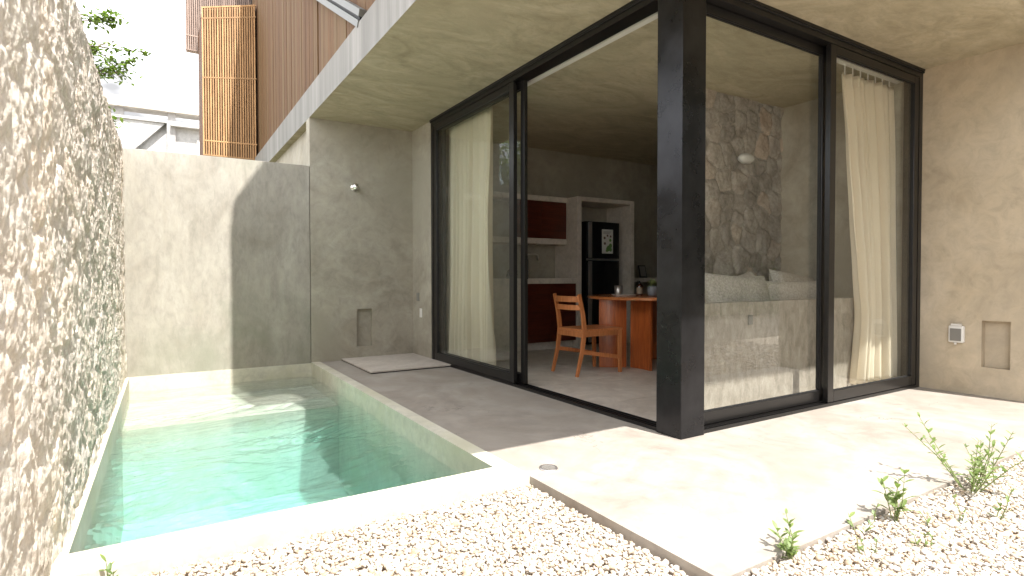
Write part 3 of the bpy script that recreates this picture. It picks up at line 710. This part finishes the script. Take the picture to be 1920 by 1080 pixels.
ct = MB().box(0.25, xr, yc, 4.398, zC(0.903), zC(0.978)).build('countertop', MAT['pale'], ku, origin=KO, bevel=0.004)
for a, b in ((1.36, 1.797), (1.80, xr-0.002)):
    MB().box(a, b, yc+0.03, yc+0.052, 0.115, zC(0.901)).build('cabinet_door', MAT['mahogany'], ku, origin=KO, bevel=0.002)
MB().box(0.25, xr, yc+0.10, 4.39, 0.006, 0.112).build('plinth', MAT['pale'], ku, origin=KO)
MB().box(0.25, 1.355, yc+0.03, yc+0.05, 0.115, zC(0.901)).build('front_panel', MAT['pale'], ku, origin=KO)
# tall niche for the fridge
xl, xR = 2.236, 3.31
fnn = MB(); zt = zC(2.187)
fnn.box(xl, xl+0.075, yc, 4.398, 0.006, zt).box(xR-0.075, xR, yc, 4.398, 0.006, zt).box(xl+0.0752, xR-0.0752, yc, 4.398, zt-0.062, zt)
fnn.build('fridge_surround', MAT['pale'], ku, origin=KO, bevel=0.004)
# ledge to the right with a small frame
MB().box(xR+0.002, 4.70, 4.02, 4.398, 0.92, 0.985).build('ledge', MAT['pale'], ku, origin=KO, bevel=0.004)
# tap
tp = thing('tap', (1.62, 4.22, zC(0.978)), 'tall chrome kitchen tap beside the sink', 'tap')
MB().tube([(0, 0, 0), (0, 0, 0.30), (0.005, -0.01, 0.325), (0.02, -0.02, 0.335), (0.13, -0.04, 0.335), (0.155, -0.045, 0.325), (0.165, -0.045, 0.30), (0.165, -0.045, 0.26)], 0.012, 10).build('spout', MAT['chrome'], tp, smooth=True)
MB().tube([(-0.05, 0, 0.10), (0.06, 0, 0.10)], 0.016, 10).build('lever', MAT['chrome'], tp, smooth=True)
MB().lathe([(0, 0), (0.03, 0), (0.03, 0.01), (0.018, 0.02), (0.016, 0.14)]).build('base', MAT['chrome'], tp, smooth=True)
kt = thing('kettle', (1.33, 4.16, zC(0.978)), 'small dark kettle on the counter next to the tap', 'kettle')
MB().lathe([(0, 0), (0.06, 0), (0.066, 0.02), (0.05, 0.10), (0.03, 0.12), (0.008, 0.125), (0.012, 0.145), (0, 0.15)]).build('body', MAT['black'], kt, smooth=True)
MB().tube([(0.05, 0, 0.03), (0.10, 0, 0.05), (0.10, 0, 0.10), (0.045, 0, 0.105)], 0.008, 8).build('handle', MAT['black'], kt, smooth=True)
for k, (x, lab) in enumerate(((0.92, 'small pale jar on the counter behind the glass door'), (0.80, 'smaller pale jar left of its neighbour behind the curtain edge'))):
    j = thing('jar', (x, 4.10, zC(0.978)), lab, 'jar', 'pale jars on the counter')
    MB().lathe([(0, 0), (0.035, 0), (0.04, 0.02), (0.036, 0.06), (0.028, 0.07)]).build('body', MAT['white_plastic'], j, smooth=True)
    MB().lathe([(0.026, 0.072), (0.026, 0.08), (0.008, 0.085), (0.010, 0.10), (0, 0.104)]).build('lid', MAT['silver'], j, smooth=True)
# fridge
fx0, fx1, fy = 2.475, 3.10, 3.93
fr = thing('fridge', ((fx0+fx1)/2, 4.1, 0), 'glossy black two door fridge with a silver handle strip in the niche', 'fridge'); FO = fr.location
MB().box(fx0, fx1, fy+0.06, 4.38, 0.02, 1.80).build('body', MAT['black'], fr, origin=FO, bevel=0.01)
for k, (z0, z1) in enumerate(((0.05, 1.235), (1.265, 1.795))):
    dmb = MB(); n = 10
    for i in range(n):
        xa = fx0+(fx1-fx0)*i/n; xb = fx0+(fx1-fx0)*(i+1)/n
        fa = fy+0.03*abs(2*i/n-1)**2; fb_ = fy+0.03*abs(2*(i+1)/n-1)**2
        dmb.quad((xa, fa, z0), (xb, fb_, z0), (xb, fb_, z1), (xa, fa, z1))
        dmb.quad((xa, fa, z1), (xb, fb_, z1), (xb, fy+0.056, z1), (xa, fy+0.056, z1))
        dmb.quad((xa, fa, z0), (xa, fy+0.056, z0), (xb, fy+0.056, z0), (xb, fb_, z0))
    dmb.quad((fx0, fy+0.03, z0), (fx0, fy+0.03, z1), (fx0, fy+0.056, z1), (fx0, fy+0.056, z0)); dmb.quad((fx1, fy+0.03, z0), (fx1, fy+0.056, z0), (fx1, fy+0.056, z1), (fx1, fy+0.03, z1))
    dd = dmb.build('door', MAT['black'], fr, origin=FO, smooth=False)
    MB().box(fx0+0.025, fx0+0.085, fy-0.004, fy+0.02, z0+0.01, z1-0.01).build('handle', MAT['silver'], dd, origin=FO, bevel=0.006)
MB().box(fx0+0.02, fx1-0.02, fy+0.01, fy+0.055, 1.2375, 1.2625).build('trim', MAT['silver'], fr, origin=FO)
ps = MB().box(-0.105, 0.105, -0.0012, 0, -0.175, 0.175)
pst = ps.build('notice_sheet', simple('paper', (0.62, 0.62, 0.56), 0.8)); pst.location = (2.845, fy-0.002, 1.515)
tag(pst, 'white paper sheet with green pictures fixed to the upper fridge door', 'poster')
gm = simple('print_green', (0.12, 0.25, 0.06), 0.8); bm_ = simple('print_brown', (0.12, 0.08, 0.05), 0.8); gl_ = simple('print_grey', (0.22, 0.22, 0.20), 0.8)
pr = MB(); rr = random.Random(2)
for (cx, cz, r_) in ((0.02, -0.10, 0.045), (0.055, -0.06, 0.035), (0.05, 0.02, 0.025), (0.06, -0.12, 0.03), (-0.01, -0.13, 0.025)):
    pr.v += [(cx+r_*math.cos(a*0.785)*rr.uniform(.7, 1.1), -0.0016, cz+r_*math.sin(a*0.785)) for a in range(8)]; b0 = len(pr.v)-8; pr.f.append(tuple(range(b0, b0+8))); pr.m.append(0)
pr.build('print', gm, pst)
pr = MB()
for (cx, cz, r_) in ((-0.055, 0.05, 0.022), (-0.05, -0.03, 0.022), (0.0, 0.085, 0.018), (0.06, 0.075, 0.018)):
    pr.v += [(cx+r_*math.cos(a*1.047), -0.0016, cz+r_*math.sin(a*1.047)) for a in range(6)]; b0 = len(pr.v)-6; pr.f.append(tuple(range(b0, b0+6))); pr.m.append(0)
pr.build('print', bm_, pst)
pr = MB()
for k in range(3): pr.quad((-0.08, -0.0016, 0.14-k*0.014), (0.08-k*0.02, -0.0016, 0.14-k*0.014), (0.08-k*0.02, -0.0016, 0.146-k*0.014), (-0.08, -0.0016, 0.146-k*0.014))
pr.build('print', gl_, pst)
ph = thing('photo_frame', (3.76, 4.12, 0.985), 'small dark frame leaning back on the ledge behind the table', 'frame')
mt = Matrix.Rotation(R(-14), 4, 'X')
MB().box(-0.075, 0.075, -0.008, 0.008, 0.002, 0.20, mat=mt).build('border', MAT['gasket'], ph)
MB().box(-0.058, 0.058, -0.011, -0.0085, 0.02, 0.182, mat=mt).build('picture', MAT['grey_plastic'], ph)

# ================================================================== TABLE AND CHAIR
TC = Vector((2.05, 2.27, 0)); TZ = 0.785
tb = thing('round_table', TC, 'round orange brown timber dining table on broad curved board legs', 'table')
MB().lathe([(0, -0.034), (0.70, -0.034), (0.718, -0.028), (0.72, -0.006), (0.714, 0), (0, 0)], (0, 0, TZ), 72).build('tabletop', MAT['teak_top'], tb, smooth=False)
def curved_board(a, b, bulge, th, z0, z1):
    a = Vector(a); b = Vector(b); m = MB(); n = 10; d_ = (b-a); nn = Vector((-d_.y, d_.x, 0)).normalized(); rows = []
    for i in range(n+1):
        t_ = i/n; p = a+d_*t_+nn*bulge*(1-(2*t_-1)**2)
        rows.append((p, p+nn*th))
    for i in range(n):
        (p0, q0), (p1, q1) = rows[i], rows[i+1]
        for (A, B) in ((p0, p1), (q1, q0)): m.quad((A.x, A.y, z0), (B.x, B.y, z0), (B.x, B.y, z1), (A.x, A.y, z1))
        m.quad((p0.x, p0.y, z1), (p1.x, p1.y, z1), (q1.x, q1.y, z1), (q0.x, q0.y, z1))
    for (p, q) in (rows[0], rows[-1][::-1]): m.quad((q.x, q.y, z0), (p.x, p.y, z0), (p.x, p.y, z1), (q.x, q.y, z1))
    return m
for (a, b, bl) in (((1.39, 2.40), (1.63, 2.225), -0.02), ((1.665, 2.20), (1.66, 1.90), 0.02), ((2.44, 2.30), (2.70, 2.15), 0.02), ((2.40, 2.34), (2.40, 2.64), 0.02)):
    curved_board((a[0]-TC.x, a[1]-TC.y, 0), (b[0]-TC.x, b[1]-TC.y, 0), bl, 0.032, 0.006, TZ-0.035).build('leg', MAT['teak'], tb)
ch = thing('dining_chair', (1.08, 2.235, 0), 'red brown timber chair with a two slat back facing the round table', 'chair')
def lc(x, y, z): return (x-1.08, y-2.235, z)
for yy in (2.03, 2.44):
    m = MB(); pts = [(0.79, yy, 0.005), (0.855, yy, 0.25), (0.885, yy, 0.46), (0.865, yy, 0.62), (0.815, yy, 0.825)]; wds = [0.026, 0.036, 0.046, 0.038, 0.030]
    for k in range(4): m.bar(lc(*pts[k]), lc(*pts[k+1]), 0.026, wds[k], up=(1, 0, 0), th2=wds[k+1], wd2=0.026)
    m.build('back_leg', MAT['chair'], ch)
    MB().bar(lc(1.365, yy+0.01, 0.005), lc(1.355, yy+0.01, 0.455), 0.026, 0.030, up=(1, 0, 0), wd2=0.036, th2=0.04).build('front_leg', MAT['chair'], ch)
    MB().bar(lc(0.875, yy, 0.425), lc(1.34, yy+0.01, 0.425), 0.024, 0.055).build('seat_rail', MAT['chair'], ch)
    MB().bar(lc(0.845, yy, 0.25), lc(1.355, yy+0.01, 0.165), 0.022, 0.040).build('stretcher', MAT['chair'], ch)
for (z, xx, hgt) in ((0.775, 0.826, 0.058), (0.690, 0.848, 0.052)):
    m = MB(); n = 6
    for k in range(n):
        t0, t1 = k/n, (k+1)/n; c0 = -0.035*(1-(2*t0-1)**2); c1 = -0.035*(1-(2*t1-1)**2)
        m.bar(lc(xx+c0, 2.04+0.39*t0, z), lc(xx+c1, 2.04+0.39*t1, z), 0.016, hgt)
    m.build('back_slat', MAT['chair'], ch)
MB().bar(lc(0.872, 2.04, 0.42), lc(0.872, 2.43, 0.42), 0.024, 0.055).build('seat_rail', MAT['chair'], ch)
MB().bar(lc(1.345, 2.05, 0.425), lc(1.345, 2.44, 0.425), 0.024, 0.05).build('seat_rail', MAT['chair'], ch)
stt = MB(); n = 8
for i in range(n):
    for j in range(n):
        def sp(a, b):
            x = 0.86+0.53*a; y_ = 2.025+0.42*b; dip = 0.018*math.sin(a*math.pi)*math.sin(b*math.pi); return lc(x, y_, 0.472-dip)
        A, B, C_, D = sp(i/n, j/n), sp((i+1)/n, j/n), sp((i+1)/n, (j+1)/n), sp(i/n, (j+1)/n)
        stt.quad(A, B, C_, D); stt.quad(*[(p[0], p[1], p[2]-0.022) for p in (A, D, C_, B)])
for i in range(n):
    for (p, q) in ((lc(0.86+0.53*i/n, 2.025, 0.472), lc(0.86+0.53*(i+1)/n, 2.025, 0.472)), (lc(0.86+0.53*(i+1)/n, 2.445, 0.472), lc(0.86+0.53*i/n, 2.445, 0.472)),
                   (lc(0.86, 2.025+0.42*(i+1)/n, 0.472), lc(0.86, 2.025+0.42*i/n, 0.472)), (lc(1.39, 2.025+0.42*i/n, 0.472), lc(1.39, 2.025+0.42*(i+1)/n, 0.472))):
        stt.quad((p[0], p[1], p[2]-0.022), (q[0], q[1], q[2]-0.022), q, p)
stt.build('seat', MAT['chair'], ch)

# ---- things on the table
def on(x, y): return (x, y, TZ)
tr = MB().lathe([(0, 0.004), (0.12, 0.004), (0.145, 0.014), (0.15, 0.014), (0.125, 0.0), (0, 0)], n=40)
tray = tr.build('plate', MAT['white_plastic'], smooth=True); tray.location = on(1.80, 2.44); tag(tray, 'thin white plate lying on the left of the round table', 'plate')
cup = MB().lathe([(0, 0), (0.038, 0), (0.042, 0.02), (0.048, 0.11), (0.046, 0.11), (0.040, 0.02), (0, 0.008)]).build('metal_cup', MAT['silver'], smooth=True)
cup.location = (1.745, 2.48, TZ+0.0045); tag(cup, 'shiny metal cup standing on the white plate', 'cup')
amber = simple('amber_glass', (0.035, 0.010, 0.005), 0.08, 0, spec=0.6); lab_m = simple('paper_label', (0.22, 0.17, 0.12), 0.7)
def bottle(loc, label, pump, h):
    t_ = thing('bottle', loc, label, 'bottle', 'dark bottles on the round table')
    MB().lathe([(0, 0), (0.032, 0), (0.034, 0.006), (0.034, h*0.72), (0.026, h*0.82), (0.012, h*0.86), (0.012, h*0.92)]).build('body', amber, t_, smooth=True)
    MB().lathe([(0.0345, h*0.15), (0.0345, h*0.62)]).build('label_band', lab_m, t_, smooth=True)
    c = MB().lathe([(0.014, h*0.90), (0.014, h*0.98), (0.005, h), (0.005, h*1.1), (0, h*1.1)])
    if pump: c.bar((0, 0, h*1.1), (-0.04, 0.0, h*1.1), 0.008, 0.008)
    c.build('cap', MAT['gasket'], t_, smooth=True)
bottle((1.90, 2.30, TZ), 'dark pump bottle standing between the plate and the potted plant', True, 0.15)
bottle((2.00, 2.02, TZ), 'dark brown bottle standing right of the potted plant', False, 0.155)
pt = thing('potted_plant', (1.93, 2.13, TZ), 'small pale green succulent in a grey blue pot on the round table', 'plant')
MB().lathe([(0, 0), (0.040, 0), (0.055, 0.02), (0.060, 0.06), (0.055, 0.10), (0.046, 0.115), (0.042, 0.113), (0.05, 0.09), (0, 0.09)]).build('pot', simple('slate_glaze', (0.17, 0.18, 0.195), 0.45, 0, 20, 0.15), pt, smooth=True)
def leaf_mesh(mb, base, dirv, length, width, up=(0, 0, 1), curl=0.15):
    d_ = Vector(dirv).normalized(); u = Vector(up); s_ = d_.cross(u)
    if s_.length < 0.05: s_ = Vector((1, 0, 0))
    s_.normalize(); nn = s_.cross(d_); b = Vector(base); prof = [(0.0, 0.12), (0.3, 0.8), (0.6, 1.0), (0.85, 0.55), (1.0, 0.02)]; i0 = len(mb.v)
    for (t_, w_) in prof:
        c = b+d_*length*t_-nn*curl*length*t_*t_
        mb.v += [tuple(c-s_*width*w_/2+nn*width*0.12*w_), tuple(c), tuple(c+s_*width*w_/2+nn*width*0.12*w_)]
    for k in range(len(prof)-1):
        a = i0+k*3; mb.f += [(a, a+1, a+4, a+3), (a+1, a+2, a+5, a+4)]; mb.m += [0, 0]
lm = MB(); r3 = random.Random(11)
for k in range(120):
    th = r3.uniform(0, 6.283); el = r3.uniform(-0.1, 1.3); d_ = (math.cos(th)*math.cos(el), math.sin(th)*math.cos(el), math.sin(el))
    rr_ = r3.uniform(0.01, 0.055); leaf_mesh(lm, (d_[0]*rr_, d_[1]*rr_, 0.115+d_[2]*rr_*1.0), d_, r3.uniform(0.02, 0.04), 0.018)
lo_ = lm.build('foliage', leafmat('succulent', (0.16, 0.22, 0.07), (0.42, 0.46, 0.24)), pt, smooth=True)
nk = MB().box(-0.09, 0.09, -0.06, 0.06, 0, 0.022).build('folded_napkin', MAT['white_plastic'], bevel=0.004); nk.location = (2.10, 1.93, TZ)
tag(nk, 'folded white cloth lying near the table edge beside the steel column', 'cloth')

# ================================================================== PLANTS
proto_leaf = None
def weed(x, y, h, nst, nlf, ll, label, seed, spread=0.35, lean=(0, 0), group='weeds sprouting from the gravel', parts=True):
    r = random.Random(seed); t_ = thing('weed', (x, y, -0.06), label, 'plant', group)
    st = MB(); lf = MB(); lst = []
    for k in range(nst):
        th = r.uniform(0, 6.283); sp = r.uniform(0.3, 1)*spread; hh = (h+0.05)*(1 if k == 0 else r.uniform(0.55, 0.95))
        top = Vector((math.cos(th)*sp*hh+lean[0], math.sin(th)*sp*hh+lean[1], hh)); mid = top*0.5+Vector((r.uniform(-.1, .1)*hh, r.uniform(-.1, .1)*hh, 0.04*hh))
        st.tube([(0, 0, 0), mid, top], [0.0028, 0.0022, 0.001], 5, cap=False)
        for j in range(nlf):
            t = 0.28+0.72*(j+0.5)/nlf; p = (mid*2*t if t < 0.5 else mid+(top-mid)*(t-0.5)*2)
            for s_ in (0, math.pi):
                a = j*1.9+s_+r.uniform(-0.4, 0.4)+th; el = r.uniform(0.05, 0.75)+0.5*t
                lst.append((p, (math.cos(a)*math.cos(el), math.sin(a)*math.cos(el), math.sin(el)), ll*r.uniform(0.6, 1.1)*(1.0-0.35*t)))
    st.build('stem', MAT['stem'], t_, smooth=True)
    if parts:
        global proto_leaf
        if proto_leaf is None:
            m = MB(); leaf_mesh(m, (0, 0, 0), (1, 0, 0), 1.0, 0.36, curl=0.22); proto_leaf = m.build('leaf', MAT['weed'], t_, smooth=True); used = False
        for q, (p, d_, l_) in enumerate(lst):
            rot = Vector(d_).to_track_quat('X', 'Z').to_euler()
            if proto_leaf.parent == t_ and q == 0 and not proto_leaf.get('placed'):
                proto_leaf.location = p; proto_leaf.rotation_euler = rot; proto_leaf.scale = (l_,)*3; proto_leaf['placed'] = 1
            else: inst(proto_leaf, 'leaf', t_, p, rot, (l_, l_, l_))
    else:
        for (p, d_, l_) in lst: leaf_mesh(lf, p, d_, l_, l_*0.42)
        lf.build('foliage', MAT['weed'], t_, smooth=True)
weed(-0.764, -1.20, 0.13, 6, 4, 0.062, 'leafy green weed nearest the camera at the deck corner', 1, 0.6)
weed(-0.103, -1.235, 0.20, 4, 5, 0.075, 'thin two stemmed weed with long leaves at the deck edge', 2, 0.22)
weed(0.565, -1.26, 0.31, 13, 7, 0.058, 'largest bushy weed with many thin stems at the right deck edge', 3, 0.95)
weed(-0.34, -1.20, 0.055, 2, 2, 0.05, 'very low sprout lying on the deck edge between two weeds', 4, 0.8, parts=False)
weed(-0.20, -1.205, 0.09, 1, 2, 0.04, 'tiny upright sprout just left of the thin two stemmed weed', 5, 0.3, parts=False)
weed(0.28, -1.45, 0.13, 2, 3, 0.045, 'small weed in open gravel below the largest bushy weed', 6, 0.3, parts=False)
weed(0.12, -1.38, 0.10, 2, 3, 0.035, 'short weed with pale leaves left of the open gravel weed', 7, 0.4, parts=False)
weed(0.75, -1.30, 0.16, 3, 4, 0.05, 'low spreading weed right beside the largest bushy weed', 8, 0.7, parts=False)
weed(-0.50, -1.32, 0.07, 3, 2, 0.035, 'low sprout in the gravel right of the corner weed', 9, 0.7, parts=False)
weed(-0.25, -1.40, 0.06, 3, 2, 0.035, 'flat little weed in the middle of the pale gravel', 10, 0.8, parts=False)
weed(-0.02, -1.33, 0.06, 2, 2, 0.035, 'little weed below the thin two stemmed one', 12, 0.8, parts=False)
weed(-2.86, -0.13, 0.07, 3, 3, 0.05, 'small creeping weed at the foot of the stone wall by the pool corner', 13, 0.6, parts=False)
weed(-2.84, -0.28, 0.05, 2, 3, 0.045, 'second creeping weed closer to the camera at the foot of the stone wall', 14, 0.6, parts=False)

def tree(name, label, base, sprays, trunk_top, seed, leafsz=0.05, crown=None):
    r = random.Random(seed); t_ = thing(name, base, label, 'tree', None); b = Vector(base); tt = Vector(trunk_top)
    tk = MB(); tk.tube([b, b+(tt-b)*0.35+Vector((0.08, -0.05, 0)), b+(tt-b)*0.7+Vector((-0.05, 0.08, 0)), tt], [0.13, 0.10, 0.08, 0.04], 10)
    tk.build('trunk', MAT['bark'], t_, origin=b, smooth=True)
    lf = MB(); bk = MB()
    def spray(tip, root, rad, n):
        tip = Vector(tip); root = Vector(root)
        mid = (tip+root)/2+Vector((0, 0, 0.18)); bk.tube([root, mid, tip], [0.018, 0.010, 0.003], 6)
        for k in range(n):
            u = 0.45+0.55*r.random() if rad < 0.2 else r.random()**0.6; p = mid+(tip-mid)*u if (rad < 0.2 or r.random() < 0.8) else root+(mid-root)*r.random()
            o_ = Vector((r.gauss(0, 1), r.gauss(0, 1), r.gauss(0, 0.8)))*rad*0.5; q = p+o_
            if r.random() < 0.06: bk.tube([p, q], [0.003, 0.001], 4, cap=False)
            d_ = Vector((r.uniform(-1, 1), r.uniform(-1, 1), r.uniform(-0.7, 0.5)))
            leaf_mesh(lf, q, d_, leafsz*r.uniform(0.7, 1.2), leafsz*0.55)
    for (tip, rad, n) in sprays: spray(tip, b+(tt-b)*r.uniform(0.55, 0.95), rad, n*3)
    if crown:
        for k in range(crown[0]):
            th = r.uniform(0, 6.283); el = math.asin(r.uniform(-0.5, 1)); R_ = crown[1]*r.uniform(0.6, 1.0)
            tip = Vector(crown[2])+Vector((math.cos(th)*math.cos(el), math.sin(th)*math.cos(el), math.sin(el)*0.8))*R_
            spray(tip, b+(tt-b)*r.uniform(0.5, 1.0), 0.28, crown[3])
    bk.build('branches', MAT['bark'], t_, origin=b, smooth=True)
    lf.build('crown', MAT['leaf'], t_, origin=b, smooth=True)
SK = 1.2
spr = [((-2.99, 4.0, 3.42), 0.10, 46), ((-3.02, 4.0, 3.36), 0.08, 30), ((-3.04, 4.0, 3.18), 0.04, 16), ((-3.0, 4.0, 2.97), 0.09, 34), ((-2.93, 4.0, 2.93), 0.08, 34), ((-2.86, 4.0, 3.07), 0.05, 22),
       ((-2.78, 4.0, 3.13), 0.035, 16), ((-3.0, 4.0, 2.86), 0.07, 26), ((-3.03, 4.0, 2.44), 0.055, 34), ((-3.08, 4.0, 2.50), 0.05, 20)]
spr = [((-2.686+(p[0]+2.686)*SK, -2.391+(p[1]+2.391)*SK, 1+(p[2]-1)*SK), r_*SK, n_) for (p, r_, n_) in spr]
tree('leafy_tree', 'leafy tree whose green sprays reach over the top of the stone wall', (-4.3, 5.4, -0.08), spr, (-4.1, 5.2, 3.9), 5, 0.062, crown=(26, 0.75, (-4.9, 5.0, 4.3), 60))
tree('garden_tree', 'farther tree seen mirrored in the left glass door', (-5.6, 11.2, -0.08), [], (-5.4, 11.0, 3.6), 6, 0.09, crown=(40, 1.3, (-5.2, 10.8, 4.1), 70))
tree('garden_tree', 'garden tree standing opposite the house beyond the gravel', (1.2, -6.6, -0.08), [], (1.2, -6.6, 3.2), 8, 0.10, crown=(60, 1.9, (1.0, -6.6, 3.7), 80))
tree('garden_tree', 'second garden tree opposite the house near its end wall', (4.6, -6.4, -0.08), [], (4.6, -6.4, 3.2), 9, 0.10, crown=(60, 1.9, (4.6, -6.4, 3.6), 80))
ow = MB().box(-3.6, 26.0, -7.6, -7.3, -0.08, 6.8)
tag(ow.build('boundary_wall', MAT['opp']), 'tall dark boundary wall closing the garden opposite the house', 'wall')
hg = MB(); r5 = random.Random(21)
for k in range(8000):
    p = (r5.uniform(-2.5, 12.5), -6.9+r5.gauss(0, 0.3), abs(r5.gauss(0, 0.55))); leaf_mesh(hg, p, (r5.uniform(-1, 1), r5.uniform(-1, 1), r5.uniform(0, 1)), r5.uniform(0.08, 0.16), 0.06)
tag(hg.build('ground_cover', MAT['leaf'], smooth=True), 'low green planting along the garden boundary wall', 'shrubs', kind='stuff')

# ================================================================== WHITE BUILDING BEHIND
wb = thing('white_building', (-2.6, 19, 0), 'white rendered building with a roof pergola behind the pool wall', 'building'); WO = wb.location; YB = 19.0
kx = (YB+2.391)/(18+2.391); X = lambda x: -2.686+(x+2.686)*kx; ZB = lambda z: 1+(z-1)*kx
MB().box(X(-7.5), X(3.0), YB+0.22, YB+4, -0.08, ZB(5.78)).build('wall', MAT['white_render'], wb, origin=WO)
# facade layer; its diagonal slot is shaped to stand in for a cast shadow
E1 = ((X(-2.60), ZB(5.70)), (X(-4.90), ZB(3.2))); E2 = ((X(-2.56), ZB(5.42)), (X(-4.58), ZB(3.2)))
for poly in ([(X(-7.5), ZB(3.2)), E1[1], E1[0], (X(-2.60), ZB(5.78)), (X(-7.5), ZB(5.78))],
             [E2[1], (X(3.0), ZB(3.2)), (X(3.0), ZB(5.78)), (X(-2.56), ZB(5.78)), E2[0]]):
    m = MB(); n = len(poly)
    m.v = [(p[0], YB, p[1]) for p in poly]+[(p[0], YB+0.2199, p[1]) for p in poly]
    m.f = [tuple(range(n)), tuple(range(n, 2*n))[::-1]]+[((k+1) % n, k, n+k, n+(k+1) % n) for k in range(n)]; m.m = [0]*len(m.f)
    m.build('facade', MAT['white_render'], wb, origin=WO)
MB().box(X(-7.5), X(3.0), YB+0.05, YB+0.75, ZB(6.10), ZB(6.40)).build('roof_beam', concrete('sandy_stone', (0.36, 0.32, 0.27), (0.46, 0.42, 0.36), (0.58, 0.54, 0.48), 1.5), wb, origin=WO)
for x in (-6.2, -3.86, -2.52, -0.9):
    MB().box(X(x), X(x)+0.22, YB+0.20, YB+0.50, ZB(5.80), ZB(6.10)).build('post', MAT['grey_band'], wb, origin=WO)
MB().box(X(-7.5), X(3.0), YB-0.06, YB+0.6, ZB(5.72), ZB(5.80)).build('parapet', MAT['white_render'], wb, origin=WO)
MB().box(X(-2.45), X(3.0), YB-0.25, YB-0.001, ZB(5.62), ZB(5.70)).build('canopy', MAT['white_render'], wb, origin=WO)
MB().box(X(-2.55), X(-2.55)+0.24, YB-0.10, YB-0.001, ZB(3.2), ZB(5.71)).build('grey_band', MAT['grey_band'], wb, origin=WO)  # grey strip stands in for a vertical shadow on the facade
MB().box(X(-1.75), X(-0.8), YB-0.03, YB-0.001, ZB(3.2), ZB(5.3)).build('door', MAT['white_plastic'], wb, origin=WO)
rl = MB()
for z in (4.62, 4.38): rl.tube([(X(-4.2), YB-1.1, ZB(z)), (X(0), YB-1.1, ZB(z-0.02))], 0.014, 6)
for x in (-3.6, -2.4, -1.3): rl.tube([(X(x), YB-1.1, ZB(3.5)), (X(x), YB-1.1, ZB(4.62))], 0.014, 6)
rl.build('railing', MAT['silver'], wb, origin=WO)
